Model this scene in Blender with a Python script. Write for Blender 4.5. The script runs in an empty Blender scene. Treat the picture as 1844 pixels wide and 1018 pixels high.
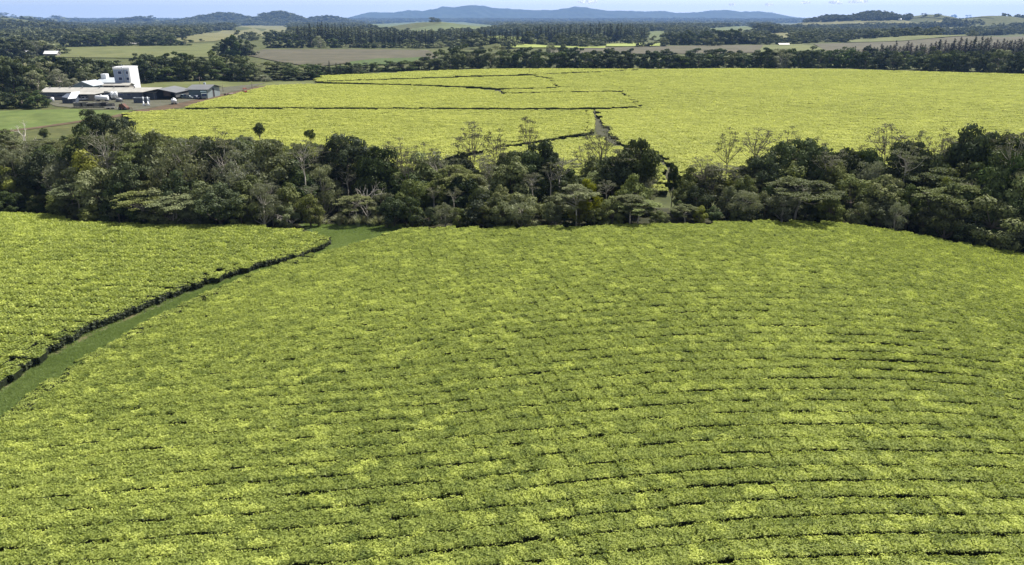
import bpy, math, random
import numpy as np
from mathutils import Vector, Matrix

R = math.radians
SC = bpy.context.scene
COL = SC.collection
rng = np.random.default_rng(7)
random.seed(7)

# ------------------------------------------------------------------ camera, sky, sun, exposure
H = 30.0                      # camera height over the valley floor
F = 1317.0                    # focal length in photo pixels
CX, CY = 922.0, 509.0
PITCH = math.atan((CY - 36.0) / F)
cam_d = bpy.data.cameras.new('camera')
cam = bpy.data.objects.new('camera', cam_d)
COL.objects.link(cam)
cam.location = (0, 0, H)
cam.rotation_euler = (math.pi / 2 - PITCH, 0, 0)
cam_d.angle = 2 * math.atan(922.0 / F)
cam_d.clip_start = 0.5
cam_d.clip_end = 60000
SC.camera = cam

SUN_EL, SUN_AZ = R(54), R(38)          # azimuth measured from +Y towards +X
w = bpy.data.worlds.new('World')
SC.world = w
w.use_nodes = True
nt = w.node_tree
bg = nt.nodes['Background']
sky = nt.nodes.new('ShaderNodeTexSky')
sky.sky_type = 'NISHITA'
sky.sun_disc = False
sky.sun_elevation = SUN_EL
sky.sun_rotation = SUN_AZ
sky.altitude = 700
sky.air_density = 1.0
sky.dust_density = 1.6
sky.ozone_density = 2.6
tc = nt.nodes.new('ShaderNodeTexCoord'); mp = nt.nodes.new('ShaderNodeMapping')
mp.inputs['Location'].default_value = (0, 0, 0.10)
nt.links.new(tc.outputs['Generated'], mp.inputs['Vector']); nt.links.new(mp.outputs['Vector'], sky.inputs['Vector'])
hs = nt.nodes.new('ShaderNodeHueSaturation'); hs.inputs['Saturation'].default_value = 0.36
nt.links.new(sky.outputs['Color'], hs.inputs['Color']); nt.links.new(hs.outputs['Color'], bg.inputs['Color'])
bg.inputs['Strength'].default_value = 0.075
sun_d = bpy.data.lights.new('sun', 'SUN')
sun_d.energy = 4.8
sun_d.angle = R(0.5)
sun_d.color = (1.0, 0.955, 0.88)
sun = bpy.data.objects.new('sun', sun_d)
COL.objects.link(sun)
to_sun = Vector((math.sin(SUN_AZ) * math.cos(SUN_EL), math.cos(SUN_AZ) * math.cos(SUN_EL), math.sin(SUN_EL)))
sun.rotation_euler = to_sun.to_track_quat('Z', 'Y').to_euler()
sun.location = (0, 0, 200)
vs = SC.view_settings
vs.view_transform = 'Standard'
vs.look = 'None'
vs.gamma = 1
vs.exposure = 1.17
vs.use_curve_mapping = False
SC.cycles.max_bounces = 5
SC.cycles.diffuse_bounces = 3
SC.cycles.glossy_bounces = 2
SC.cycles.transmission_bounces = 3
SC.cycles.transparent_max_bounces = 6
SC.cycles.volume_bounces = 1
SC.cycles.use_denoising = True

# ------------------------------------------------------------------ terrain function and unprojection
cP, sP = math.cos(PITCH), math.sin(PITCH)
def ray(px, py):
    u, v = np.asarray(px, float) - CX, CY - np.asarray(py, float)
    return np.stack([u, F * cP + v * sP, -F * sP + v * cP], -1)
def P(px, py, Y):
    """the point on the sight line of a photo pixel at world distance Y"""
    d = ray(px, py)
    return Vector((d[0] / d[1] * Y, Y, H + d[2] / d[1] * Y))

def sm(a, b, x):
    t = np.clip((x - a) / (b - a), 0, 1)
    return t * t * (3 - 2 * t)
def hill_pars(px, top, dist, wpx, dy):
    zt = H + (36 - top) / F * dist
    return ((px - CX) / F * dist * 1.06, dist, zt, wpx / F * dist, dy)
HILLS = [hill_pars(*a) for a in [
    (37, 25, 6200, 20, 300), (101, 26, 6000, 18, 260), (148, 28.5, 6100, 18, 260), (202, 30.5, 6300, 14, 240),
    (98, 34, 2700, 60, 260), (20, 37, 2300, 60, 260), (135, 45, 1750, 62, 120),
    (330, 33.5, 5200, 30, 300), (465, 28, 5000, 50, 400), (550, 25.5, 4700, 40, 400), (625, 33, 5000, 40, 300),
    (790, 39.5, 2250, 85, 180), (375, 54, 1700, 60, 130), (480, 46, 2300, 60, 130),
    (1440, 33, 2900, 50, 260), (1500, 26, 2850, 44, 260), (1590, 25.5, 2800, 52, 260), (1690, 28, 2500, 80, 240), (1790, 33, 2300, 90, 240),
    (1320, 50, 1750, 55, 110), (1620, 62, 1150, 140, 110), (1900, 36, 2300, 90, 260),
    (900, 66, 900, 60, 50)]]
def hz(x, y):
    x = np.asarray(x, float); y = np.asarray(y, float)
    z = np.zeros(np.broadcast(x, y).shape)
    z = z + 2.0 * np.exp(-(((x - 22) / 40) ** 2 + ((y - 88) / 42) ** 2))
    dpath = (x + 44 - (y - 56) * 0.39) * 0.93
    z = z - 1.0 * np.exp(-(dpath / 15) ** 2) * (1 - sm(120, 150, y))
    z = z + 2.2 * sm(-48, -110, x) * (1 - sm(125, 160, y))
    z = z - 5.0 * sm(52, 105, x) * (1 - sm(120, 165, y)) * sm(40, 90, y)
    yc = 134 + 10 * np.sin(x / 60.0) * (x < 0) + 0 * x
    z = z - 3.2 * np.exp(-((y - yc) / 13) ** 2)
    mid = sm(170, 260, y) * (1 - sm(520, 640, y))
    z = z + mid * (0.7 * np.sin(x / 47 + 0.6) * np.sin(y / 53) + 0.5 * np.sin(x / 83 - y / 120))
    z = z + 1.4 * np.exp(-((y - 455) / 60) ** 2) * sm(-90, 0, x)
    z = z - 5.0 * sm(495, 560, y) * (1 - sm(640, 800, y)) * sm(-130, -60, x)
    hm = np.zeros(z.shape)
    for (hx, hy, zt, sx, sy) in HILLS:
        hm = np.maximum(hm, zt * np.exp(-((x - hx) / (sx)) ** 2 - ((y - hy) / sy) ** 2))
    z = z + hm
    far = sm(800, 1500, y)
    z = z + far * (2.5 * np.sin(x / 210 + 1) * np.sin(y / 260) + 2.0 * np.sin(x / 340 - y / 410))
    z = z + 30 * sm(6500, 9500, y)
    return z
TT = np.geomspace(18, 13000, 2600)
def G(px, py, dz=0.0):
    """ground point seen at a photo pixel (dz: a surface dz above the ground)"""
    d = ray(px, py)
    d = d / d[1]
    zz = H + d[2] * TT
    g = hz(d[0] * TT, TT) + dz
    k = np.nonzero(zz < g)[0]
    if len(k) == 0: t = TT[-1]
    else:
        i = k[0]; j = max(i - 1, 0)
        a, b = zz[j] - g[j], zz[i] - g[i]
        t = TT[j] + (TT[i] - TT[j]) * (a / (a - b) if a != b else 0)
    return np.array([d[0] * t, t, float(hz(d[0] * t, t))])
def Gs(pts, dz=0.0): return np.array([G(a, b, dz)[:2] for a, b in pts])
def proj(p):
    x, y, z = p[0], p[1], p[2] - H
    dep = y * cP - z * sP; up = y * sP + z * cP
    return CX + F * x / dep, CY - F * up / dep
def inpoly(x, y, poly):
    r = np.zeros(x.shape, bool); n = len(poly)
    for i in range(n):
        x0, y0 = poly[i]; x1, y1 = poly[(i + 1) % n]
        if y0 == y1: continue
        c = ((y0 > y) != (y1 > y)) & (x < (x1 - x0) * (y - y0) / (y1 - y0) + x0)
        r ^= c
    return r
def vnoise(x, y, s, seed=0):
    """smooth value noise 0..1"""
    r = np.random.default_rng(seed).random((64, 64))
    u, v = np.asarray(x) / s + 1000.37, np.asarray(y) / s + 1000.71
    i, j = np.floor(u).astype(int), np.floor(v).astype(int)
    fu, fv = u - i, v - j
    fu = fu * fu * (3 - 2 * fu); fv = fv * fv * (3 - 2 * fv)
    g = lambda a, b: r[a % 64, b % 64]
    return (g(i, j) * (1 - fu) + g(i + 1, j) * fu) * (1 - fv) + (g(i, j + 1) * (1 - fu) + g(i + 1, j + 1) * fu) * fv

# ------------------------------------------------------------------ helpers: tags, materials, meshes
def tag(o, label=None, cat=None, group=None, kind=None):
    if label: o['label'] = label
    if cat: o['category'] = cat
    if group: o['group'] = group
    if kind: o['kind'] = kind
    return o
def empty(name, loc, rz=0.0, scale=None):
    o = bpy.data.objects.new(name, None)
    COL.objects.link(o)
    o.location = loc; o.rotation_euler = (0, 0, rz)
    o.empty_display_size = 0.5
    if scale is not None: o.scale = scale
    return o
def link(name, me, parent=None, loc=None):
    o = bpy.data.objects.new(name, me)
    COL.objects.link(o)
    if parent: o.parent = parent
    if loc is not None: o.location = loc
    return o

def nmat(name):
    m = bpy.data.materials.new(name); m.use_nodes = True
    t = m.node_tree
    return m, t, t.nodes['Principled BSDF'], t.nodes['Material Output']
def mixc(t, fac, a, b):
    n = t.nodes.new('ShaderNodeMix'); n.data_type = 'RGBA'
    if hasattr(fac, 'links') or hasattr(fac, 'is_linked'): t.links.new(fac, n.inputs[0])
    else: n.inputs[0].default_value = fac
    for s, v in ((6, a), (7, b)):
        if hasattr(v, 'is_linked'): t.links.new(v, n.inputs[s])
        else: n.inputs[s].default_value = (*v, 1)
    return n.outputs[2]
def noise(t, scale, detail=4, rough=0.55, vec=None, stretch=None):
    n = t.nodes.new('ShaderNodeTexNoise'); n.inputs['Scale'].default_value = scale
    n.inputs['Detail'].default_value = detail; n.inputs['Roughness'].default_value = rough
    g = t.nodes.new('ShaderNodeNewGeometry')
    v = g.outputs['Position']
    if stretch:
        mp = t.nodes.new('ShaderNodeMapping'); mp.inputs['Scale'].default_value = stretch
        t.links.new(v, mp.inputs['Vector']); v = mp.outputs['Vector']
    t.links.new(v, n.inputs['Vector'])
    return n.outputs['Fac']
def ramp(t, fac, lo, hi):
    n = t.nodes.new('ShaderNodeMapRange'); n.inputs[1].default_value = lo; n.inputs[2].default_value = hi
    t.links.new(fac, n.inputs[0])
    return n.outputs[0]
def ramp2(t, fac, lo, hi):
    n = t.nodes.new('ShaderNodeMapRange'); n.inputs[3].default_value = lo; n.inputs[4].default_value = hi
    t.links.new(fac, n.inputs[0])
    return n.outputs[0]
def plain(name, c, rough=0.6, metal=0.0, var=0.18, scale=1.2, spec=0.3):
    m, t, b, o = nmat(name)
    f = ramp(t, noise(t, scale, 5), 0.3, 0.7)
    k = mixc(t, f, tuple(x * (1 - var) for x in c), tuple(min(1, x * (1 + var)) for x in c))
    t.links.new(k, b.inputs['Base Color'])
    b.inputs['Roughness'].default_value = rough; b.inputs['Metallic'].default_value = metal
    b.inputs['Specular IOR Level'].default_value = spec
    return m
def ground(name, cols, scales=(0.05, 0.6), rough=0.95, bump=0.3, stretch=None):
    m, t, b, o = nmat(name)
    f1 = ramp(t, noise(t, scales[0], 6, 0.6), 0.35, 0.65)
    f2 = ramp(t, noise(t, scales[1], 6, 0.65, stretch=stretch), 0.3, 0.7)
    k = mixc(t, f1, cols[0], cols[1])
    k = mixc(t, f2, k, cols[2])
    f3 = ramp(t, noise(t, scales[0] * 2.7, 5, 0.7), 0.42, 0.72)
    k = mixc(t, f3, k, tuple(v * .62 for v in cols[2]))
    t.links.new(k, b.inputs['Base Color'])
    b.inputs['Roughness'].default_value = rough; b.inputs['Specular IOR Level'].default_value = 0.1
    bp = t.nodes.new('ShaderNodeBump'); bp.inputs['Strength'].default_value = bump; bp.inputs['Distance'].default_value = 0.2
    t.links.new(noise(t, scales[1] * 4, 4, stretch=stretch), bp.inputs['Height']); t.links.new(bp.outputs[0], b.inputs['Normal'])
    return m
def leafmat(name, dark, light, trans=0.3, instancer=False, rand=0.5, extra=None, gloss=0.008):
    """leaf colour from the leaf's own tone and the plant's own tone"""
    m, t, b, o = nmat(name)
    t.nodes.remove(b)
    a = t.nodes.new('ShaderNodeAttribute'); a.attribute_name = 'tone'
    if instancer:
        a2 = t.nodes.new('ShaderNodeAttribute'); a2.attribute_type = 'INSTANCER'; a2.attribute_name = 'plant'
        r = a2.outputs['Fac']
    else:
        oi = t.nodes.new('ShaderNodeObjectInfo'); r = oi.outputs['Random']
    mm = t.nodes.new('ShaderNodeMath'); mm.operation = 'MULTIPLY'; mm.inputs[1].default_value = rand
    t.links.new(r, mm.inputs[0])
    m2 = t.nodes.new('ShaderNodeMath'); m2.operation = 'MULTIPLY_ADD'; m2.inputs[1].default_value = 1 - rand; m2.use_clamp = True
    t.links.new(a.outputs['Fac'], m2.inputs[0]); t.links.new(mm.outputs[0], m2.inputs[2])
    k = mixc(t, extra(t, m2.outputs[0]) if extra else m2.outputs[0], dark, light)
    if not instancer:
        hsv = t.nodes.new('ShaderNodeHueSaturation')
        def vary(k0, lo, hi, sock):
            m_ = t.nodes.new('ShaderNodeMath'); m_.operation = 'MULTIPLY'; m_.inputs[1].default_value = k0; t.links.new(r, m_.inputs[0])
            f_ = t.nodes.new('ShaderNodeMath'); f_.operation = 'FRACT'; t.links.new(m_.outputs[0], f_.inputs[0])
            t.links.new(ramp2(t, f_.outputs[0], lo, hi), hsv.inputs[sock])
        vary(17.3, .490, .522, 'Hue'); vary(31.7, .75, 1.25, 'Saturation'); vary(53.1, .75, 1.4, 'Value')
        t.links.new(k, hsv.inputs['Color']); k = hsv.outputs[0]
    d = t.nodes.new('ShaderNodeBsdfDiffuse'); tr = t.nodes.new('ShaderNodeBsdfTranslucent')
    gl = t.nodes.new('ShaderNodeBsdfGlossy'); gl.inputs['Roughness'].default_value = 0.55; gl.inputs['Color'].default_value = (1, 1, 1, 1)
    t.links.new(k, d.inputs['Color'])
    tk = mixc(t, 0.5, k, tuple(min(1, v * s) for v, s in zip(light, (1.3, 1.4, 0.6))))
    t.links.new(tk, tr.inputs['Color'])
    ms = t.nodes.new('ShaderNodeMixShader'); ms.inputs[0].default_value = trans
    t.links.new(d.outputs[0], ms.inputs[1]); t.links.new(tr.outputs[0], ms.inputs[2])
    ms2 = t.nodes.new('ShaderNodeMixShader'); ms2.inputs[0].default_value = gloss
    t.links.new(ms.outputs[0], ms2.inputs[1]); t.links.new(gl.outputs[0], ms2.inputs[2])
    t.links.new(ms2.outputs[0], o.inputs['Surface'])
    return m

class MB:
    """collects boxes, tubes and polygons into one mesh"""
    def __init__(s): s.v = []; s.f = []; s.mi = []; s.smooth = []
    def poly(s, pts, faces, mi=0, sm_=False):
        n = len(s.v); s.v += [tuple(p) for p in pts]
        for f in faces: s.f.append([n + i for i in f]); s.mi.append(mi); s.smooth.append(sm_)
    def box(s, x0, y0, z0, x1, y1, z1, mi=0, m=None):
        p = [(x0, y0, z0), (x1, y0, z0), (x1, y1, z0), (x0, y1, z0), (x0, y0, z1), (x1, y0, z1), (x1, y1, z1), (x0, y1, z1)]
        if m is not None: p = [m @ Vector(q) for q in p]
        s.poly(p, [(0, 3, 2, 1), (4, 5, 6, 7), (0, 1, 5, 4), (1, 2, 6, 5), (2, 3, 7, 6), (3, 0, 4, 7)], mi)
    def tube(s, pts, rad, n=6, mi=0, cap=True):
        pts = [Vector(p) for p in pts]; rings = []
        for i, p in enumerate(pts):
            d = (pts[min(i + 1, len(pts) - 1)] - pts[max(i - 1, 0)])
            d = d.normalized() if d.length > 1e-9 else Vector((0, 0, 1))
            a = d.cross(Vector((0.31, 0.95, 0.02))); a = a.normalized() if a.length > 1e-6 else Vector((1, 0, 0)); b = d.cross(a)
            r = rad[i] if hasattr(rad, '__len__') else rad
            rings.append([p + (a * math.cos(k * 2 * math.pi / n) + b * math.sin(k * 2 * math.pi / n)) * r for k in range(n)])
        vv = [q for r_ in rings for q in r_]; ff = []
        for i in range(len(pts) - 1):
            for k in range(n):
                ff.append((i * n + k, i * n + (k + 1) % n, (i + 1) * n + (k + 1) % n, (i + 1) * n + k))
        if cap: ff.append(tuple(range(n))[::-1]); ff.append(tuple((len(pts) - 1) * n + k for k in range(n)))
        s.poly(vv, ff, mi, True)
    def mesh(s, name, mats):
        me = bpy.data.meshes.new(name)
        me.from_pydata(s.v, [], s.f)
        for m in (mats if isinstance(mats, (list, tuple)) else [mats]): me.materials.append(m)
        me.polygons.foreach_set('material_index', s.mi); me.polygons.foreach_set('use_smooth', s.smooth)
        me.update()
        return me
    def build(s, name, mats, parent=None, loc=None): return link(name, s.mesh(name, mats), parent, loc)

def quadmesh(name, V, tones, mat, extra=None):
    """V: (n,4,3) quads; tones: (n,)"""
    n = len(V)
    verts = V.reshape(-1, 3).astype(np.float32); tv = np.repeat(tones, 4).astype(np.float32)
    faces = np.arange(n * 4, dtype=np.int32); starts = np.arange(n, dtype=np.int32) * 4
    me = bpy.data.meshes.new(name)
    me.vertices.add(len(verts)); me.vertices.foreach_set('co', verts.ravel())
    me.loops.add(len(faces)); me.loops.foreach_set('vertex_index', faces)
    me.polygons.add(n); me.polygons.foreach_set('loop_start', starts)
    me.update(calc_edges=True)
    at = me.attributes.new('tone', 'FLOAT', 'POINT'); at.data.foreach_set('value', tv)
    me.materials.append(mat)
    me.validate()
    return me
def leaves(C, N, size, aspect=0.55, r=rng):
    """diamond leaves of half-length size at C facing N"""
    n = len(C)
    N = N / (np.linalg.norm(N, axis=1, keepdims=True) + 1e-9)
    t = r.normal(size=(n, 3)); t -= N * np.sum(t * N, 1, keepdims=True); t /= np.linalg.norm(t, axis=1, keepdims=True) + 1e-9
    b = np.cross(N, t)
    s = np.broadcast_to(np.asarray(size, float).reshape(-1, 1), (n, 1))
    return np.stack([C + t * s, C + b * s * aspect, C - t * s, C - b * s * aspect], 1)

def gridmesh(name, X, Y, Z, mat):
    n, m = X.shape
    v = np.stack([X, Y, Z], -1).reshape(-1, 3)
    i = np.arange(n * m).reshape(n, m)
    f = np.stack([i[:-1, :-1], i[1:, :-1], i[1:, 1:], i[:-1, 1:]], -1).reshape(-1, 4)
    me = bpy.data.meshes.new(name)
    me.vertices.add(len(v)); me.vertices.foreach_set('co', v.astype(np.float32).ravel())
    me.loops.add(f.size); me.loops.foreach_set('vertex_index', f.astype(np.int32).ravel())
    me.polygons.add(len(f)); me.polygons.foreach_set('loop_start', np.arange(len(f), dtype=np.int32) * 4)
    me.polygons.foreach_set('use_smooth', np.ones(len(f), bool))
    me.update(calc_edges=True); me.materials.append(mat)
    return me
def resample(p, n):
    p = np.asarray(p, float); d = np.r_[0, np.cumsum(np.linalg.norm(np.diff(p, axis=0), axis=1))]
    s = np.linspace(0, d[-1], n)
    return np.stack([np.interp(s, d, p[:, 0]), np.interp(s, d, p[:, 1])], 1)
def loft(name, A, B, mat, off, n=80, m=10, wob=0.0):
    """a ground sheet between two edge lines (world xy), following the terrain"""
    A = resample(A, n); B = resample(B, n)
    if wob:
        A = A + rng.normal(size=A.shape) * wob; B = B + rng.normal(size=B.shape) * wob
    k = np.linspace(0, 1, m).reshape(1, m, 1)
    q = A[:, None, :] * (1 - k) + B[:, None, :] * k
    z = hz(q[..., 0], q[..., 1]) + off
    me = gridmesh(name, q[..., 0], q[..., 1], z, mat)
    # keep the sheet's faces looking up
    if me.polygons[0].normal.z < 0: me.flip_normals()
    return link(name, me)

# ------------------------------------------------------------------ instancing for ground cover and far woods
def proto_collection(name, meshes):
    c = bpy.data.collections.new(name)
    for i, me in enumerate(meshes):
        o = bpy.data.objects.new('%s_%02d' % (name, i), me)
        c.objects.link(o)
    return c
def scatter(name, pts, rz, sc, idx, plant, coll, mat=None):
    n = len(pts)
    me = bpy.data.meshes.new(name)
    me.vertices.add(n); me.vertices.foreach_set('co', np.asarray(pts, np.float32).ravel())
    def att(nm, ty, val, key):
        a = me.attributes.new(nm, ty, 'POINT'); a.data.foreach_set(key, val.ravel())
    rot = np.zeros((n, 3), np.float32); rot[:, 2] = rz
    att('rot', 'FLOAT_VECTOR', rot, 'vector')
    att('scl', 'FLOAT_VECTOR', np.asarray(sc, np.float32), 'vector')
    att('pick', 'INT', np.asarray(idx, np.int32), 'value')
    att('plant', 'FLOAT', np.asarray(plant, np.float32), 'value')
    if mat: me.materials.append(mat)
    o = link(name, me)
    g = bpy.data.node_groups.new(name + '_nodes', 'GeometryNodeTree')
    g.interface.new_socket('Geometry', in_out='INPUT', socket_type='NodeSocketGeometry')
    g.interface.new_socket('Geometry', in_out='OUTPUT', socket_type='NodeSocketGeometry')
    N = g.nodes.new
    gi, go = N('NodeGroupInput'), N('NodeGroupOutput')
    ci = N('GeometryNodeCollectionInfo'); ci.inputs['Collection'].default_value = coll
    ci.inputs['Separate Children'].default_value = True; ci.inputs['Reset Children'].default_value = True
    ip = N('GeometryNodeInstanceOnPoints'); ip.inputs['Pick Instance'].default_value = True
    def na(nm, ty):
        q = N('GeometryNodeInputNamedAttribute'); q.data_type = ty; q.inputs['Name'].default_value = nm
        return [s for s in q.outputs if s.enabled and s.name == 'Attribute'][0]
    L = g.links.new
    L(gi.outputs[0], ip.inputs['Points']); L(ci.outputs[0], ip.inputs['Instance'])
    L(na('pick', 'INT'), ip.inputs['Instance Index'])
    er = N('FunctionNodeEulerToRotation'); L(na('rot', 'FLOAT_VECTOR'), er.inputs[0]); L(er.outputs[0], ip.inputs['Rotation'])
    L(na('scl', 'FLOAT_VECTOR'), ip.inputs['Scale'])
    L(ip.outputs[0], go.inputs[0])
    md = o.modifiers.new('scatter', 'NODES'); md.node_group = g
    return o

# ------------------------------------------------------------------ materials
M = {}
M['terrain'] = ground('rough_grass', [(0.075, 0.085, 0.028), (0.11, 0.105, 0.04), (0.05, 0.062, 0.022)], (0.03, 0.5))
M['track_grass'] = ground('mown_grass', [(0.058, 0.088, 0.026), (0.088, 0.105, 0.036), (0.046, 0.072, 0.022)], (0.15, 1.6))
M['soil'] = ground('dry_soil', [(0.16, 0.125, 0.075), (0.055, 0.082, 0.026), (0.085, 0.088, 0.036)], (0.22, 1.1))
M['red_dirt'] = ground('red_dirt', [(0.10, 0.062, 0.042), (0.14, 0.092, 0.066), (0.075, 0.06, 0.035)], (0.06, 0.5))
M['lawn'] = ground('lawn', [(0.094, 0.127, 0.036), (0.118, 0.138, 0.042), (0.078, 0.11, 0.031)], (0.04, 0.4))
M['yard'] = ground('gravel_yard', [(0.085, 0.078, 0.063), (0.115, 0.106, 0.088), (0.07, 0.075, 0.045)], (0.08, 0.6))
M['track_grey'] = ground('grey_track', [(0.055, 0.052, 0.034), (0.075, 0.07, 0.048), (0.046, 0.05, 0.026)], (0.1, 0.7))
M['paddock'] = ground('pale_paddock', [(0.108, 0.118, 0.044), (0.134, 0.13, 0.054), (0.09, 0.105, 0.037)], (0.012, 0.08))
M['dry_paddock'] = ground('dry_paddock', [(0.14, 0.132, 0.062), (0.165, 0.15, 0.072), (0.115, 0.118, 0.05)], (0.01, 0.07))
M['plough'] = ground('ploughed_soil', [(0.080, 0.070, 0.050), (0.100, 0.088, 0.062), (0.072, 0.070, 0.044)], (0.012, 0.1))
M['hill_grass'] = ground('hill_grass', [(0.09, 0.112, 0.042), (0.112, 0.125, 0.05), (0.076, 0.096, 0.036)], (0.006, 0.05))
M['bright'] = ground('far_tea', [(0.22, 0.26, 0.07), (0.26, 0.28, 0.085), (0.19, 0.23, 0.06)], (0.02, 0.2))
M['forest'] = ground('forested_slope', [(0.035, 0.05, 0.025), (0.05, 0.065, 0.03), (0.025, 0.038, 0.02)], (0.002, 0.012))
M['bark_pale'] = plain('pale_bark', (0.36, 0.33, 0.28), 0.9, scale=1.0, var=0.3)
M['bark'] = plain('dark_bark', (0.12, 0.10, 0.08), 0.9, scale=1.0, var=0.3)
M['bark_dead'] = plain('dead_wood', (0.48, 0.44, 0.39), 0.9, scale=1.0, var=0.2)

# tea: fresh flush on top, older leaves below
def seedling(t, fac, scl=(0.95, 1.45, 0), amt=0.8, warp=0.35):
    """each tea bush is a seedling with its own shade: cells of about a metre, ragged at the edges"""
    g = t.nodes.new('ShaderNodeNewGeometry'); mp = t.nodes.new('ShaderNodeMapping'); mp.inputs['Scale'].default_value = scl
    ns = t.nodes.new('ShaderNodeTexNoise'); ns.inputs['Scale'].default_value = 1.6; ns.inputs['Detail'].default_value = 3
    t.links.new(g.outputs['Position'], ns.inputs['Vector'])
    va = t.nodes.new('ShaderNodeVectorMath'); va.operation = 'MULTIPLY_ADD'; va.inputs[1].default_value = (warp, warp, 0); 
    t.links.new(ns.outputs['Color'], va.inputs[0]); t.links.new(g.outputs['Position'], va.inputs[2])
    t.links.new(va.outputs[0], mp.inputs['Vector'])
    vo = t.nodes.new('ShaderNodeTexVoronoi'); vo.inputs['Scale'].default_value = 1.0; t.links.new(mp.outputs[0], vo.inputs['Vector'])
    sp = t.nodes.new('ShaderNodeSeparateColor'); t.links.new(vo.outputs['Color'], sp.inputs[0])
    cr = t.nodes.new('ShaderNodeValToRGB'); e = cr.color_ramp.elements
    e[0].position = 0; e[0].color = (0.16, 0.16, 0.16, 1); e[1].position = 1; e[1].color = (1, 1, 1, 1)
    for p_, v_ in ((0.12, 0.34), (0.5, 0.44), (0.8, 0.6), (0.9, 0.86)):
        q = e.new(p_); q.color = (v_, v_, v_, 1)
    t.links.new(sp.outputs[0], cr.inputs[0])
    m = t.nodes.new('ShaderNodeMath'); m.operation = 'SUBTRACT'; m.inputs[1].default_value = 0.48; t.links.new(cr.outputs[0], m.inputs[0])
    m2 = t.nodes.new('ShaderNodeMath'); m2.operation = 'MULTIPLY_ADD'; m2.inputs[1].default_value = amt; m2.use_clamp = True
    t.links.new(m.outputs[0], m2.inputs[0]); t.links.new(fac, m2.inputs[2])
    return m2.outputs[0]
M['flush'] = leafmat('tea_flush', (0.070, 0.104, 0.024), (0.435, 0.483, 0.112), 0.28, True, 0.74, seedling)
M['flush_far'] = leafmat('tea_flush_far', (0.10, 0.130, 0.034), (0.44, 0.46, 0.12), 0.28, True, 0.8, lambda t, f: seedling(t, f, (0.34, 0.6, 0), 0.65, 0.9))
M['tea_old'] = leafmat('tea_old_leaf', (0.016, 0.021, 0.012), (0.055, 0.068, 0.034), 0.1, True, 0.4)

# ------------------------------------------------------------------ the ground, one sheet to the horizon
def build_terrain():
    a = np.radians(np.linspace(-64, 64, 420))
    r = np.geomspace(40, 13600, 520)
    RR, AA = np.meshgrid(r, a, indexing='ij')
    X, Y = RR * np.sin(AA), RR * np.cos(AA) - 45
    Y = np.minimum(Y, 13500)
    X = np.clip(X, -10000, 10000)
    me = gridmesh('terrain', X, Y, hz(X, Y), M['terrain'])
    if me.polygons[0].normal.z < 0: me.flip_normals()
    tag(link('terrain', me), 'rough grassy valley floor rolling to the horizon', 'terrain', kind='structure')
build_terrain()

# ------------------------------------------------------------------ tea fields
def tea_proto(L, W, n_top, s_top, n_side, s_side, seed, h=0.95, tv=0.2, nv=0.55, mat='flush'):
    r = np.random.default_rng(seed)
    x = r.uniform(-L / 2, L / 2, n_top); y = r.uniform(-W / 2, W / 2, n_top)
    ed = np.clip((np.abs(y) / (W / 2) - 0.72) / 0.28, 0, 1)
    bump = 0.06 * np.sin(x * 5 + seed) * np.sin(y * 4.3 + seed * 2)
    z = h - 0.15 * ed ** 2 + bump + r.normal(size=n_top) * 0.045
    N = np.stack([r.normal(size=n_top) * nv, r.normal(size=n_top) * nv + np.sign(y) * ed * 0.7, np.ones(n_top)], 1)
    top = leaves(np.stack([x, y, z], 1), N, s_top * r.uniform(0.7, 1.3, n_top), 0.5, r)
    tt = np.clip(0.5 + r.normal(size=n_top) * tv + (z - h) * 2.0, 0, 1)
    # flanks
    u = r.uniform(-1, 1, n_side); zz = r.uniform(0.12, h - 0.1, n_side)
    face = r.integers(0, 4, n_side)
    sx = np.where(face == 0, u * L / 2, np.where(face == 1, u * L / 2, np.where(face == 2, -L / 2, L / 2)))
    sy = np.where(face == 0, -W / 2, np.where(face == 1, W / 2, u * W / 2))
    inn = 1 - 0.25 * (1 - zz / h) + r.normal(size=n_side) * (0.13 if n_side > 300 else 0.04)
    N2 = np.stack([np.where(face == 2, -1., np.where(face == 3, 1., 0.)), np.where(face == 0, -1., np.where(face == 1, 1., 0.)), np.full(n_side, 0.5)], 1) + r.normal(size=(n_side, 3)) * 0.5
    sd = leaves(np.stack([sx * inn, sy * inn, zz], 1), N2, s_side * r.uniform(0.7, 1.3, n_side), 0.5, r)
    ts = r.uniform(0, 1, n_side)
    # woody inside
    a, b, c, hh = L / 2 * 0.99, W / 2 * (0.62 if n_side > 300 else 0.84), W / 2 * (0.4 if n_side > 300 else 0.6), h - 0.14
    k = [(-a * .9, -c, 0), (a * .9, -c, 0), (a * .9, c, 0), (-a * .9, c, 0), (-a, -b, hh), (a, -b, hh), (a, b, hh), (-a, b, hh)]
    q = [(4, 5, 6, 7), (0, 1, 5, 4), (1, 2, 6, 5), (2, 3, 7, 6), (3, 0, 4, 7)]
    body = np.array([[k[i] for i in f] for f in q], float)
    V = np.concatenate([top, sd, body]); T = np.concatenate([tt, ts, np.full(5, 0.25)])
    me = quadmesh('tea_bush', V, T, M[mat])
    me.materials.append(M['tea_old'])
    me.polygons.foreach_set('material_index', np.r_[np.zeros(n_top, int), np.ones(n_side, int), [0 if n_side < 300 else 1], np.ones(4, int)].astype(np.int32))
    return me
TEA_NEAR = proto_collection('tea_near', [tea_proto(1.3, 1.86, 420, 0.085, 170, 0.09, 11 + i) for i in range(4)] + [tea_proto(1.25, 1.5, 300, 0.085, 520, 0.1, 95 + i, 0.92) for i in range(4)])
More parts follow.
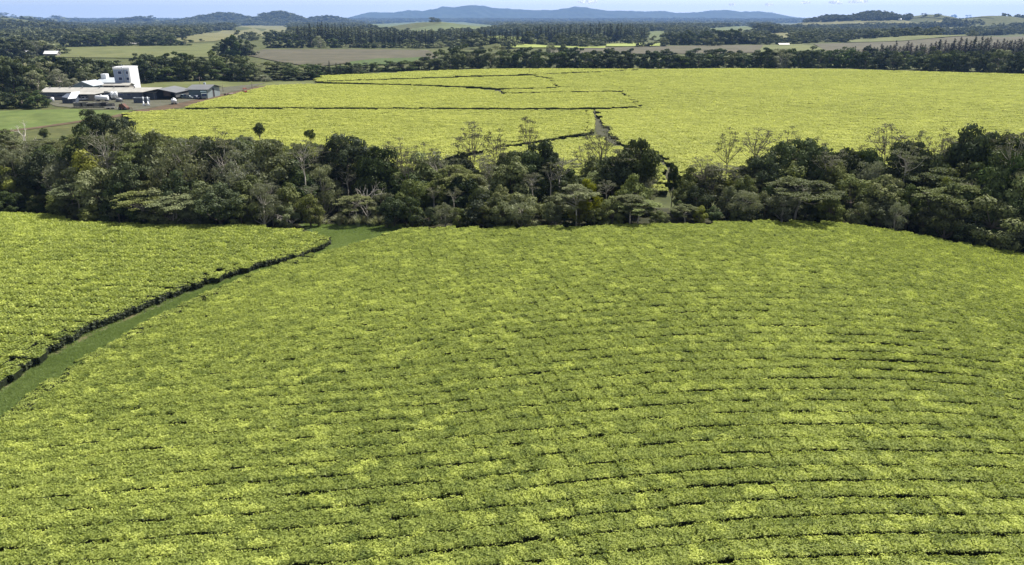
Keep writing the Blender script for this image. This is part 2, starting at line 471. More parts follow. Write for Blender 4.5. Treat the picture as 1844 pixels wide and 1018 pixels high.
TEA_MID = proto_collection('tea_mid', [tea_proto(1.3, 1.86, 200, 0.125, 90, 0.13, 31 + i) for i in range(4)] + [tea_proto(1.25, 1.5, 200, 0.11, 420, 0.17, 91 + i, 0.92) for i in range(4)])
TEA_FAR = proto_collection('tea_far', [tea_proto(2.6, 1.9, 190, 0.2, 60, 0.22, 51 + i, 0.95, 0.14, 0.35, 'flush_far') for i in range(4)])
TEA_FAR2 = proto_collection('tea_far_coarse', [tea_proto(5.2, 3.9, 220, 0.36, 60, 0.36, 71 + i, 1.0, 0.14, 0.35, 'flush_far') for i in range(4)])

def rows_in(poly, gfun, step, spacing, r):
    """bush positions along contour rows y = y0 + g(x) inside a polygon"""
    poly = np.asarray(poly)
    x0, x1 = poly[:, 0].min(), poly[:, 0].max()
    gx = np.arange(x0 - 1, x1 + 1, 0.25)
    gy = gfun(gx)
    sl = np.gradient(gy, gx)
    arc = np.r_[0, np.cumsum(np.sqrt(1 + sl[1:] ** 2) * 0.25)]
    y_lo, y_hi = poly[:, 1].min() - gy.max(), poly[:, 1].max() - gy.min()
    out = []
    for i, y0 in enumerate(np.arange(y_lo, y_hi, spacing)):
        s = np.arange(0, arc[-1], step) + r.uniform(0, step)
        x = np.interp(s, arc, gx)
        y = y0 + np.interp(x, gx, gy); m = np.interp(x, gx, sl)
        out.append(np.stack([x, y, np.arctan(m), np.full(len(x), i)], 1))
    q = np.concatenate(out)
    return q[inpoly(q[:, 0], q[:, 1], poly)]
def tea_field(name, label, poly, gfun, lod, group=None, bright=0.0, gaps=None, clear=None, edge=None):
    r = np.random.default_rng(abs(hash(label)) % 1000 if False else len(label) * 7 + len(poly))
    parts = {'near': (1.2, 1.7), 'mid': (1.2, 1.7), 'far': (2.45, 2.0), 'far2': (4.9, 4.0)}
    step, sp = parts[lod]
    q = rows_in(poly, gfun, step, sp, r)
    x, y, a = q[:, 0], q[:, 1], q[:, 2]
    if clear is not None:
        k = np.ones(len(x), bool)
        for cp in clear: k &= ~inpoly(x, y, cp)
        q, x, y, a = q[k], x[k], y[k], a[k]
    if edge is not None:
        st = step * .86; L_ = np.linalg.norm(np.diff(edge, axis=0), axis=1).sum()
        e = resample(edge, int(L_ / st)); d = np.gradient(e, axis=0); aa = np.arctan2(d[:, 1], d[:, 0]); aa = (aa + np.pi / 2) % np.pi - np.pi / 2
        dm = np.full(len(x), 9.0)
        for c0 in range(0, len(e), 40): dm = np.minimum(dm, np.min(np.hypot(x[:, None] - e[None, c0:c0 + 40, 0], y[:, None] - e[None, c0:c0 + 40, 1]), 1))
        q = q[dm > (.68 if lod in ('near', 'mid') else 1.6)]
        nr = np.stack([-d[:, 1], d[:, 0]], 1) / (np.linalg.norm(d, axis=1, keepdims=True) + 1e-9); e = e + nr * r.normal(size=(len(e), 1)) * .16; aa = aa + r.normal(size=len(e)) * .12
        q = np.concatenate([q, np.stack([e[:, 0], e[:, 1], aa, np.full(len(e), 999)], 1)])
        x, y, a = q[:, 0], q[:, 1], q[:, 2]
    n = len(x); on_edge = q[:, 3] == 999
    x = x + r.normal(size=n) * 0.03; y = y + r.normal(size=n) * 0.05
    z = hz(x, y) + r.normal(size=n) * 0.02
    sc = np.ones((n, 3)); sc[:, 0] = r.uniform(0.98, 1.12, n)
    wid = vnoise(q[:, 3] * 3.1, x / 4.0, 1.0, 5)                    # row to row and along the row
    sc[:, 1] = np.where(on_edge, .75, np.cos(a)) * (1.0 + 0.04 * wid + r.normal(size=n) * 0.022)
    far_ = lod in ('far', 'far2')
    if not far_: sc[:, 1] *= np.where(on_edge, 1, .85)
    if far_: sc[:, 1] *= 0.93 + 0.2 * (1 - sm(165, 235, y)) + 0.13 * vnoise(q[:, 3] * 3.7, x / 5.0, 1.0, 15)
    else:
        for (gx, gy, L) in SLW:
            f = np.exp(-((x - gx) / L) ** 4) * np.exp(-((y - gy) / 1.6) ** 2)
            sc[:, 1] *= 1 - 0.10 * f
    sc[:, 2] = 0.95 + (0.22 if far_ else 0.12) * r.random(n) + 0.08 * vnoise(x, y, 9, 3)
    # each bush its own seedling colour
    p = 0.42 + 0.05 * r.normal(size=n) + 0.10 * (vnoise(x, y, 3.0, 8) - 0.5) + 0.22 * (vnoise(x, y, 18, 9) - 0.5)
    sc[:, 1] = np.where(on_edge, r.uniform(.75, 1.1, n), sc[:, 1]); sc[:, 2] = np.where(on_edge & (lod in ('near', 'mid')), r.uniform(.84, 1.12, n), sc[:, 2])
    p = np.clip(p + bright, 0, 1)
    if gaps is not None:
        k = gaps(x, y, q[:, 3], r) | on_edge; x, y, z, a, sc, p, on_edge = x[k], y[k], z[k], a[k], sc[k], p[k], on_edge[k]
        n = len(x)
    if len(x) != len(on_edge): on_edge = np.zeros(len(x), bool)
    pts = np.stack([x, y, z], 1); idx = r.integers(0, 4, n) + (4 * on_edge if not far_ else 0); rz = a + np.pi * r.integers(0, 2, n)
    coll = {'near': TEA_NEAR, 'mid': TEA_MID, 'far': TEA_FAR, 'far2': TEA_FAR2}[lod]
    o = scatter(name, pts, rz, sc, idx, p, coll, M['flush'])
    tag(o, label, 'tea field', group, 'stuff')
    return n

# edges of the near fields, traced on the photograph and laid on the ground
PX_NEAR_LEFT = [(-330, 1030), (-150, 880), (0, 757), (60, 706), (160, 640), (250, 588), (350, 537), (450, 494), (560, 459), (640, 440), (690, 424), (722, 413)]
PX_NEAR_TOP = [(722, 413), (900, 411), (1100, 408), (1280, 402), (1420, 399), (1500, 402), (1600, 416), (1700, 435), (1844, 459), (1990, 490)]
PX_HEDGE = [(-330, 935), (-150, 800), (0, 698), (70, 652), (150, 606), (250, 562), (350, 522), (450, 490), (540, 466), (585, 450), (598, 440)]
PX_LEFT_TOP = [(598, 440), (588, 428), (545, 415), (480, 409), (300, 405), (130, 400), (100, 388), (0, 384), (-220, 378)]
near_left = Gs(PX_NEAR_LEFT, 0.9); near_top = Gs(PX_NEAR_TOP, 0.9)
hedge = Gs(PX_HEDGE, 0.0); left_top = Gs(PX_LEFT_TOP, 0.9)
POLY_NEAR = np.concatenate([near_left, near_top[1:], [(112, 78), (118, 50), (70, 18), (-42, 18)]])
POLY_LEFT = np.concatenate([hedge, left_top[1:], [(-135, 95), (-110, 50)]])

def g_near(x):
    s = np.where(x < 12, 0.125, np.where(x < 30, 0.125 * (30 - x) / 18.0, -0.026 * (x - 30)))
    s = np.maximum(s, -0.95)
    gx = np.linspace(-200, 220, 4201)
    ss = np.where(gx < 12, 0.125, np.where(gx < 30, 0.125 * (30 - gx) / 18.0, -0.026 * (gx - 30))); ss = np.maximum(ss, -0.95)
    gy = np.cumsum(ss) * 0.1
    return np.interp(x, gx, gy) + 0.25 * np.sin(x / 7.0)
def gap_near(x, y, row, r):
    # bushes missing here and there, and the three short hollows on the knoll
    k = np.ones(len(x), bool)
    return k
SLITS = [(1640, 670, 4.2), (1655, 640, 5.5), (1560, 650, 5.0), (1610, 615, 6.0), (1690, 658, 5.0), (580, 872, 1.6), (1740, 1006, 2.2), (700, 812, .7), (1000, 600, 2.0), (1570, 905, 3.0), (1300, 880, 3.0)]
SLW = [(*G(a, b, .9)[:2], L) for a, b, L in SLITS]
n1 = 0
split = lambda poly, y0, y1: None
cut = 78.0
nearA = lambda x, y, row, r: gap_near(x, y, row, r) & (y - g_near(x) < cut)
nearB = lambda x, y, row, r: gap_near(x, y, row, r) & (y - g_near(x) >= cut)
n1 = tea_field('tea_field', 'broad tea field filling the foreground, leafy rows curving over a low knoll', POLY_NEAR, g_near, 'near', 'tea fields', gaps=gap_near, edge=near_left + np.array([.4, 0]))
n2 = tea_field('tea_field', 'tea field left of the grass track, dark hedge-like edge along the track', POLY_LEFT, lambda x: 0.05 * (x + 60) + 0.3 * np.sin(x / 11.0), 'mid', 'tea fields', bright=0.03, edge=hedge + np.array([-.75, .1]))
print('TEA', n1, n2)

# the grass track in the dip between the two fields
pad_n = Gs(PX_NEAR_LEFT, 0.0) + np.array([0.9, 0.25])
loft('grass_track', hedge - np.array([0.6, 0.1]), pad_n[:len(pad_n) - 1], M['track_grass'], 0.03, 120, 14)
tag(bpy.data.objects['grass_track'], 'green grass track winding between the two near tea fields', 'track', kind='structure')
hb = Gs(PX_HEDGE[:10], 0.0)
loft('dirt_track', hb - np.array([0.3, 0]), hb + np.array([0.85, -0.1]), M['soil'], 0.05, 260, 4, 0.14)
tag(bpy.data.objects['dirt_track'], 'bare brown soil strip along the foot of the tea hedge', 'track', kind='structure')
def grass_tufts():
    r = np.random.default_rng(44); A = resample(hedge, 400); B = resample(pad_n[:len(pad_n) - 1], 400)
    i = r.integers(0, 400, 9000); k = .0 + 1.0 * r.random(9000) ** .85
    q = A[i] * (1 - k[:, None]) + B[i] * k[:, None] + r.normal(size=(9000, 2)) * .12
    i2 = r.integers(0, 400, 1500); q = np.concatenate([q, A[np.minimum(i2, 399)] + np.array([.2, 0]) + r.normal(size=(1500, 2)) * .25])
    ms = []
    for s_ in range(3):
        V = []; T = []
        for j in range(46):
            a = r.uniform(0, 6.28); d = r.uniform(0, .3); L = r.uniform(.05, .16); o = np.array([math.cos(a) * d, math.sin(a) * d, 0]); t = np.array([r.normal() * .08, r.normal() * .08, L]); w_ = np.array([math.cos(a + 1.3), math.sin(a + 1.3), 0]) * .02
            V.append([o - w_, o + w_, o + t + w_ * .3, o + t - w_ * .3]); T.append(r.random())
        ms.append(quadmesh('grass_tuft', np.array(V), np.array(T), M['grass_blade']))
    i3 = r.integers(0, 200, 2600); k3 = r.random((2600, 1)); q = np.concatenate([q, resample(Gs(PX_T1), 200)[i3] * k3 + resample(Gs(PX_T2), 200)[i3] * (1 - k3)])
    dA = np.min(np.hypot(q[:, 0][:, None] - A[None, ::4, 0], q[:, 1][:, None] - A[None, ::4, 1]), 1)
    q = q[(dA > .55 + .7 * vnoise(q[:, 0], q[:, 1], 4, 35)) | (r.random(len(q)) < .12)]
    n = len(q); p = np.clip(vnoise(q[:, 0], q[:, 1], 3, 31) * .7 + vnoise(q[:, 0], q[:, 1], 9, 32) * .6 - .15, 0, 1); sc = r.uniform(.6, 1.5, (n, 1)) * np.ones((1, 3))
    o = scatter('track_grass', np.stack([q[:, 0], q[:, 1], hz(q[:, 0], q[:, 1]) + .03], 1), r.uniform(0, 6.28, n), sc, r.integers(0, 3, n), p, proto_collection('grass_proto', ms), M['grass_blade'])
    tag(o, 'short green grass growing along the track between the near tea fields', 'grass', None, 'stuff')
M['grass_blade'] = leafmat('grass_blades', (0.085, 0.14, 0.038), (0.24, 0.30, 0.11), .4, True, .7)
PX_T1 = [(560, 459), (640, 441), (690, 425), (720, 413), (730, 405)]; PX_T2 = [(590, 448), (597, 438), (588, 428), (560, 414), (545, 404)]
loft('grass_clearing', Gs(PX_T1) + np.array([0.8, 0]), Gs(PX_T2) - np.array([0.8, 0]), M['track_grass'], 0.05, 40, 14)
grass_tufts()
tag(bpy.data.objects['grass_clearing'], 'open grass where the track meets the creek trees', 'grass', kind='structure')

# tea blocks beyond the creek
B1 = Gs([(225, 205), (335, 199.6), (700, 199.2), (1062, 200.4), (1068, 220), (1062, 239), (1010, 247), (950, 257), (880, 268), (800, 285), (720, 330), (560, 300), (380, 270), (250, 245)], 0.6)
B1b = Gs([(880, 273), (960, 262), (1040, 250), (1072, 246), (1105, 262), (1118, 275), (1060, 320), (900, 330), (820, 300)], 0.6)
B2 = Gs([(338, 195.5), (380, 182), (440, 168), (492, 155), (565, 152.5), (740, 156), (830, 160), (888, 165), (905, 171), (1000, 168), (1117, 167.5), (1135, 182), (1148, 193.6), (1075, 195.8), (700, 195.4)], 0.6)
B3 = Gs([(572, 149.5), (640, 147), (800, 142), (955, 138), (990, 144), (1000, 157), (1000, 159), (905, 160.5), (885, 159), (740, 153.5), (600, 149.5)], 0.6)
B3b = Gs([(905, 163), (1000, 160.6), (1006, 158.4), (1112, 158.7), (1117, 165), (1000, 166.5), (912, 169)], 0.6)
B3c = Gs([(565, 148), (572, 138), (640, 135.5), (750, 130), (870, 126.5), (1000, 125), (1160, 126), (1080, 130), (950, 135.5), (800, 139.5), (640, 145)], 0.6)
near4 = Gs([(1076, 199), (1083, 215), (1109, 248), (1131, 268), (1180, 275), (1212, 300), (1222, 322), (1450, 332), (1700, 330), (2250, 335)], 0.6)
far4 = Gs([(2300, 141), (2050, 139), (1900, 137), (1844, 135), (1700, 131), (1500, 125.5), (1320, 124.5), (1170, 126.5), (1080, 131.5), (960, 136.5), (995, 142.5), (1006, 158), (1112, 158.5), (1122, 166.5), (1156, 193), (1150, 197)], 0.6)
B4 = np.concatenate([near4, far4])
B4b = Gs([(1150, 292), (1172, 278), (1196, 300), (1202, 322), (1206, 345), (1130, 345), (1090, 330)], 0.6)
flat = lambda x: 0.6 * np.sin(x / 23.0)
x_arc = float(G(850, 240)[0])
arc1 = lambda x: -0.006 * np.maximum(0, x - x_arc) ** 2 - 0.004 * np.maximum(0, -x - 60) ** 1.5 + 0.5 * np.sin(x / 19.0)
nn = [tea_field('tea_field', 'tea block behind the creek trees, rows bending down to a diagonal hedge edge', B1, arc1, 'far', 'tea fields', 0.30, edge=np.concatenate([B1[2:4], B1[3:11]]) ),
      tea_field('tea_field', 'small wedge of tea below the diagonal hedge edge beyond the creek', B1b, flat, 'far', 'tea fields', 0.26),
      tea_field('tea_field', 'long tea strip above the straight dark hedge line beside the factory road', B2, flat, 'far', 'tea fields', 0.34, edge=np.concatenate([B2[-1:], B2[:4]])),
      tea_field('tea_field', 'tea strip between the two thin dark lines below the far tree belt', B3, flat, 'far', 'tea fields', 0.34),
      tea_field('tea_field', 'narrow tea sliver between the two short grey tracks', B3b, flat, 'far', 'tea fields', 0.34),
      tea_field('tea_field', 'topmost tea strip at the foot of the far tree belt', B3c, flat, 'far2', 'tea fields', 0.36),
      tea_field('tea_field', 'largest pale tea field beyond the creek, right of the grey track', B4, lambda x: 0.6 * np.sin(x / 31.0) - 0.02 * x, 'far', 'tea fields', 0.32),
      tea_field('tea_field', 'little tea patch seen through the gap in the creek trees', B4b, lambda x: -0.15 * x, 'far', 'tea fields', 0.24)]
print('TEA2', nn)
# grey tracks between the blocks
def strip(name, label, pa, pb, mat, off=0.06, n=60, m=5, kind='structure', cat='track', wob=0.0, dz=0.0):
    o = loft(name, Gs(pa, dz), Gs(pb, dz), mat, off, n, m, wob)
    return tag(o, label, cat, kind=kind)
strip('grey_track', 'grey track climbing between tea blocks beyond the creek', [(1060, 201), (1070, 225), (1075, 243), (1108, 262), (1128, 290)], [(1078, 200), (1087, 218), (1111, 248), (1133, 268), (1155, 290)], M['track_grey'])
strip('grey_track', 'grey track curving down beside the gap in the creek trees', [(1168, 272), (1190, 295), (1198, 315), (1202, 345)], [(1182, 268), (1207, 294), (1217, 312), (1218, 345)], M['track_grey'])
strip('grey_track', 'short grey track at the right end of the tea strip', [(1112, 165), (1124, 180), (1138, 197)], [(1124, 165), (1142, 182), (1160, 197)], M['track_grey'])
strip('grey_track', 'short grey track at the middle of the far tea strips', [(885, 158), (893, 166), (900, 172)], [(900, 158), (906, 165), (920, 172)], M['track_grey'])
strip('grey_track', 'smallest grey track just below the topmost tea strip', [(988, 141), (995, 150), (1000, 160)], [(994, 141), (1003, 150), (1009, 160)], M['track_grey'])
strip('dirt_road', 'red dirt road along the edge of the tea past the factory', [(-120, 250), (60, 230), (200, 209.5), (260, 196.5), (330, 183), (400, 168), (450, 158), (500, 152)], [(-120, 253), (60, 233), (210, 212), (290, 200.5), (345, 191), (410, 176), (460, 164), (515, 153.5)], M['red_dirt'], 0.1, 120, 6, wob=0.15)
strip('lawn', 'mown lawn in front of the tea factory', [(-200, 205), (0, 200), (120, 197), (260, 194)], [(-200, 275), (0, 245), (60, 232), (215, 207)], M['lawn'], 0.05, 60, 30)
strip('gravel_yard', 'pale gravel yard in front of the factory sheds', [(60, 175), (150, 172), (260, 172), (400, 158), (480, 150)], [(100, 192), (160, 198), (250, 199), (335, 184), (440, 162)], M['yard'], 0.16, 80, 20)

# ------------------------------------------------------------------ the tea factory (axes follow the yard)
M['white'] = plain('white_sheet', (0.76, 0.77, 0.79), 0.45, var=0.04, scale=0.5)
M['shade_and_panel_blue'] = plain('tower_shade_and_panel', (0.25, 0.305, 0.42), 0.5, var=0.08, scale=0.6)  # shade of the white tower front put into this blue; also the rack panel
M['dark_wall'] = plain('dark_blue_cladding', (0.075, 0.09, 0.12), 0.6, var=0.2, scale=0.5)
M['teal_wall'] = plain('teal_cladding', (0.13, 0.18, 0.20), 0.6, var=0.1, scale=0.5)
M['pale_teal'] = plain('pale_teal_cladding', (0.19, 0.225, 0.225), 0.55, var=0.08, scale=0.5)
M['cream_roof'] = plain('cream_roof_sheet', (0.30, 0.29, 0.26), 0.5, var=0.14, scale=0.45)
M['grey_roof'] = plain('grey_roof_sheet', (0.11, 0.113, 0.116), 0.5, var=0.1, scale=0.5)
M['pale_roof'] = plain('pale_roof_sheet', (0.32, 0.35, 0.375), 0.45, var=0.08, scale=0.5)
M['cream'] = plain('cream_wall', (0.24, 0.22, 0.19), 0.7, var=0.1)
M['glass'] = plain('dark_window', (0.02, 0.035, 0.09), 0.35, var=0.1, spec=0.2)
M['dark'] = plain('dark_opening', (0.03, 0.028, 0.028), 0.9, var=0.2)
M['steel'] = plain('grey_steel', (0.17, 0.175, 0.185), 0.5, 0.3, 0.15)
M['concrete'] = plain('concrete', (0.16, 0.155, 0.145), 0.85, var=0.15)
M['rust'] = plain('rusty_metal', (0.10, 0.045, 0.03), 0.8, var=0.35)
M['red'] = plain('red_paint', (0.32, 0.035, 0.025), 0.5, var=0.15)
M['pink'] = plain('pinkish_panel', (0.20, 0.155, 0.14), 0.7, var=0.15)
M['tyre'] = plain('tyre_rubber', (0.02, 0.02, 0.02), 0.9, var=0.1)
M['wood'] = plain('pole_timber', (0.16, 0.13, 0.10), 0.9, var=0.2)

YF = float(G(170, 180)[1])               # the long shed's front wall
def span(p0, p1, Y, py=180): return P(p0, py, Y).x, P(p1, py, Y).x
def gz(x, y): return float(hz(x, y))
def gable(x0, x1, y0, y1, zb, ze, zr, axis, ridge=0.5, over=0.35, thick=0.18):
    """wall and roof meshes of a shed; axis says which way the ridge runs"""
    wl = MB(); rf = MB()
    if axis == 'x':
        ym = y0 + (y1 - y0) * ridge
        v = [(x0, y0, zb), (x1, y0, zb), (x1, y1, zb), (x0, y1, zb), (x0, y0, ze), (x1, y0, ze), (x1, y1, ze), (x0, y1, ze), (x0, ym, zr), (x1, ym, zr)]
        wl.poly(v, [(0, 1, 5, 4), (2, 3, 7, 6), (1, 2, 6, 9, 5), (3, 0, 4, 8, 7)])
        s0 = (zr - ze) / (ym - y0); s1 = (zr - ze) / (y1 - ym)
        prof = [(y0 - over, ze - s0 * over), (ym, zr), (y1 + over, ze - s1 * over)]
        a, b = x0 - over, x1 + over
        pts = [(q, p[0], p[1] + d) for q in (a, b) for d in (0.02, thick) for p in prof]
    else:
        xm = x0 + (x1 - x0) * ridge
        v = [(x0, y0, zb), (x1, y0, zb), (x1, y1, zb), (x0, y1, zb), (x0, y0, ze), (x1, y0, ze), (x1, y1, ze), (x0, y1, ze), (xm, y0, zr), (xm, y1, zr)]
        wl.poly(v, [(0, 1, 5, 8, 4), (2, 3, 7, 9, 6), (1, 2, 6, 5), (3, 0, 4, 7)])
        s0 = (zr - ze) / (xm - x0); s1 = (zr - ze) / (x1 - xm)
        prof = [(x0 - over, ze - s0 * over), (xm, zr), (x1 + over, ze - s1 * over)]
        a, b = y0 - over, y1 + over
        pts = [(p[0], q, p[1] + d) for q in (a, b) for d in (0.02, thick) for p in prof]
    rf.poly(pts, [(0, 1, 7, 6), (1, 2, 8, 7), (3, 9, 10, 4), (4, 10, 11, 5), (0, 3, 4, 1), (1, 4, 5, 2), (6, 7, 10, 9), (7, 8, 11, 10), (0, 6, 9, 3), (2, 5, 11, 8)])
    return wl, rf
def bmbox(name, mat, parent, x0, y0, z0, x1, y1, z1):
    b = MB(); b.box(x0, y0, z0, x1, y1, z1); return b.build(name, mat, parent)
def building(name, label, x0, x1, y0, y1, zb, ze, zr, axis, wallm, roofm, **k):
    root = empty(name, ((x0 + x1) / 2, (y0 + y1) / 2, zb)); tag(root, label, k.pop('cat', 'building'))
    wl, rf = gable(x0, x1, y0, y1, zb - 0.5, ze, zr, axis, **k)
    o = Vector(root.location)
    for mb in (wl, rf): mb.v = [tuple(Vector(q) - o) for q in mb.v]
    wl.build('wall', wallm, root); rf.build('roof', roofm, root)
    return root, o
def lbox(name, mat, root, o, x0, y0, z0, x1, y1, z1):
    b = MB(); b.box(x0 - o.x, y0 - o.y, z0 - o.z, x1 - o.x, y1 - o.y, z1 - o.z)
    return b.build(name, mat, root)

# long front shed
x0, x1 = span(75, 283, YF); g0 = gz((x0 + x1) / 2, YF)
ze = P(170, 166.5, YF).z; zr = P(170, 158.5, YF + 5).z
ls, o = building('long_shed', 'long low shed with a cream roof and dark blue front wall', x0, x1, YF, YF + 10, g0, ze, zr, 'x', M['dark_wall'], M['cream_roof'])
for a, b, c, d in [(78, 86, 170, 173.5), (90, 98, 170, 173.5), (102, 112, 170, 173.5), (214, 222, 169, 173), (228, 236, 169, 173)]:
    f = lbox('window', M['steel'], ls, o, P(a, 170, YF).x, YF - 0.06, P(a, d, YF).z, P(b, 170, YF).x, YF, P(a, c, YF).z)
    bx = MB(); bx.box(P(a, 170, YF).x - o.x + 0.12, YF - 0.1 - o.y, P(a, d, YF).z - o.z + 0.12, P(b, 170, YF).x - o.x - 0.12, YF - 0.06 - o.y, P(a, c, YF).z - o.z - 0.12)
    bx.build('pane', M['glass'], f)
lbox('base_band', M['cream'], ls, o, P(76, 175, YF).x, YF - 0.12, P(76, 175.2, YF).z, P(94, 175, YF).x, YF, P(76, 173.2, YF).z)
lbox('base_band', M['cream'], ls, o, P(99, 177, YF).x, YF - 0.12, P(99, 178, YF).z, P(116, 177, YF).x, YF, P(99, 176, YF).z)
for k in (92, 110, 128, 150, 181, 207, 244):
    b = MB(); xx = P(k, 159, YF + 5).x - o.x; b.tube([(xx, YF + 4.4 - o.y, zr - o.z - 0.2), (xx, YF + 4.4 - o.y, zr - o.z + 0.55)], 0.16, 8); b.tube([(xx, YF + 4.4 - o.y, zr - o.z + 0.55), (xx, YF + 4.4 - o.y, zr - o.z + 0.75)], [0.3, 0.05], 8)
    b.build('roof_vent', M['steel'], ls)
# lean-to roof in front of it
x0, x1 = span(121, 172, YF - 5)
lt = empty('lean_to', ((x0 + x1) / 2, YF - 2.6, g0)); tag(lt, 'open lean-to with a flat cream roof against the long shed front', 'lean-to')
za, zb_ = P(140, 170.5, YF - 5).z - g0, P(140, 166.9, YF - 0.4).z - g0
b = MB(); hw = (x1 - x0) / 2
b.poly([(-hw, -2.6, za), (hw, -2.6, za), (hw + 1.5, 2.3, zb_), (-hw + 1.5, 2.3, zb_), (-hw, -2.6, za + .14), (hw, -2.6, za + .14), (hw + 1.5, 2.3, zb_ + .14), (-hw + 1.5, 2.3, zb_ + .14)], [(0, 3, 2, 1), (4, 5, 6, 7), (0, 1, 5, 4), (1, 2, 6, 5), (2, 3, 7, 6), (3, 0, 4, 7)])
b.build('roof', M['cream_roof'], lt)
for k in range(5):
    bmbox('post', M['steel'], lt, -hw + .1 + k * (2 * hw - .3) / 4, -2.5, 0, -hw + .26 + k * (2 * hw - .3) / 4, -2.34, za)
bmbox('back_wall', M['cream'], lt, hw - 2.6, -2.3, 0, hw - 0.4, -2.1, za)

# white tower
YT = YF + 17
x0, x1 = span(207.5, 236.5, YT, 150); gt = gz(x0, YT)
zt_l = P(207, 123.5, YT).z; zt_r = zt_l + 0.9
tw = empty('factory_tower', ((x0 + x1) / 2, YT + 3.6, gt)); tag(tw, 'tall white factory tower with four small dark windows', 'tower')
hw = (x1 - x0) / 2; D = 3.6; ht = zt_l - gt
b = MB()
b.poly([(-hw, -D, -.5), (hw, -D, -.5), (hw, D, -.5), (-hw, D, -.5), (-hw, -D, ht), (hw, -D, ht), (hw, D, ht + .1), (-hw, D, ht + .1), (0, -D, ht + .25), (0, D, ht + .35)],
       [(0, 1, 5, 8, 4), (1, 2, 6, 5), (2, 3, 7, 9, 6), (3, 0, 4, 7)])
b.build('wall', M['shade_and_panel_blue'], tw)  # front's shade is in the wall colour, not in its paint
b = MB(); b.box(hw + .003, -D - .05, -.4, hw + .12, D, ht + .1); b.build('side_cladding', M['white'], tw)  # white skin on the sunlit side, left without the shade tint
b = MB(); b.poly([(-hw - .08, -D - .12, ht - .35), (hw + .16, -D - .12, ht - .35), (hw + .16, D + .1, ht + .12), (-hw - .08, D + .1, ht + .12), (-hw - .08, -D - .12, ht + .5), (hw + .16, -D - .12, ht + .5), (hw + .16, D + .1, ht + .62), (-hw - .08, D + .1, ht + .62)],
       [(0, 3, 2, 1), (4, 5, 6, 7), (0, 1, 5, 4), (1, 2, 6, 5), (2, 3, 7, 6), (3, 0, 4, 7)])
b.build('roof', M['white'], tw)
b = MB(); b.box(hw - .55, -D - .1, -.3, hw + .003, -D - .005, ht); b.build('corner_trim', M['white'], tw)
for wx, wy in [(213, 129.5), (227.5, 129.5), (214.5, 140.3), (228.5, 140.5)]:
    cx_, cz = P(wx + 2.3, wy, YT).x - tw.location.x, P(wx, wy + 1.6, YT).z - gt
    f = bmbox('window', M['white'], tw, cx_ - .78, -D - .05, cz - .62, cx_ + .78, -D, cz + .62)
    b = MB(); b.box(cx_ - .7, -D - .09, cz - .55, cx_ + .7, -D - .05, cz + .55); b.build('pane', M['glass'], f)
b = MB(); px_ = P(224, 140, YT).x - tw.location.x
b.tube([(px_ - .1, -D - .35, -.2), (px_ + .35, -D - .35, ht * .5), (px_ - .1, -D - .35, ht + 1.2)], .16, 7); b.build('downpipe', M['pale_roof'], tw)
b = MB(); b.tube([(-hw - .6, -D - .2, ht + .95), (px_, -D + .3, ht + 1.0), (px_ + .4, -D + .6, ht + 1.25)], .09, 6); b.tube([(px_ - .6, -D + .5, ht + .8), (px_ - .6, -D + .5, ht + 1.6)], .12, 6); b.build('roof_pipe', M['steel'], tw)

# mid building below the tower
YM = YF + 12
x0, x1 = span(186, 232, YM, 158)
mb, o = building('press_house', 'cream building with a dark window band at the tower foot', x0, x1, YM, YM + 4.5, gz(x0, YM), P(210, 154.2, YM).z, P(210, 150.2, YM + 2.5).z, 'x', M['cream'], M['cream_roof'])
for a, b_ in [(187, 196), (196.6, 206), (206.6, 216), (216.6, 224.5)]:
    lbox('opening', M['dark'], mb, o, P(a, 157, YM).x, YM - .05, P(a, 160, YM).z, P(b_, 157, YM).x, YM - .005, P(a, 154.9, YM).z)
# rear halls
YR = YF + 16
x0, x1 = span(131, 167, YR, 155)
rh, o = building('rear_hall', 'hall with a pale blue gable roof and teal end wall behind the long shed', x0, x1, YR, YR + 10, gz(x0, YR), P(150, 155.2, YR).z, P(148, 147.6, YR).z, 'y', M['teal_wall'], M['pale_roof'])
lbox('gable_vent', M['steel'], rh, o, P(146, 150, YR).x, YR - .08, P(146, 152.2, YR).z, P(150, 150, YR).x, YR, P(146, 150.4, YR).z)
b = MB(); b.tube([(P(134, 150, YR).x - o.x, YR + 3 - o.y, P(134, 154, YR).z - o.z), (P(134, 150, YR).x - o.x, YR + 3 - o.y, P(134, 151, YR).z - o.z)], .35, 8); b.build('roof_vent', M['white'], rh)
YR2 = YF + 26
x0, x1 = span(170, 210, YR2, 150)
rh2, o = building('rear_hall', 'pale roofed hall with a white box vent left of the tower', x0, x1, YR2, YR2 + 10, gz(x0, YR2), P(190, 149.2, YR2).z, P(190, 140.5, YR2 + 8).z, 'x', M['pale_teal'], M['pale_roof'], ridge=0.8)
lbox('vent_box', M['white'], rh2, o, P(184, 138, YR2 + 7).x, YR2 + 6, P(187, 141.5, YR2 + 7).z, P(193, 138, YR2 + 7).x, YR2 + 8.5, P(187, 133.2, YR2 + 7).z)

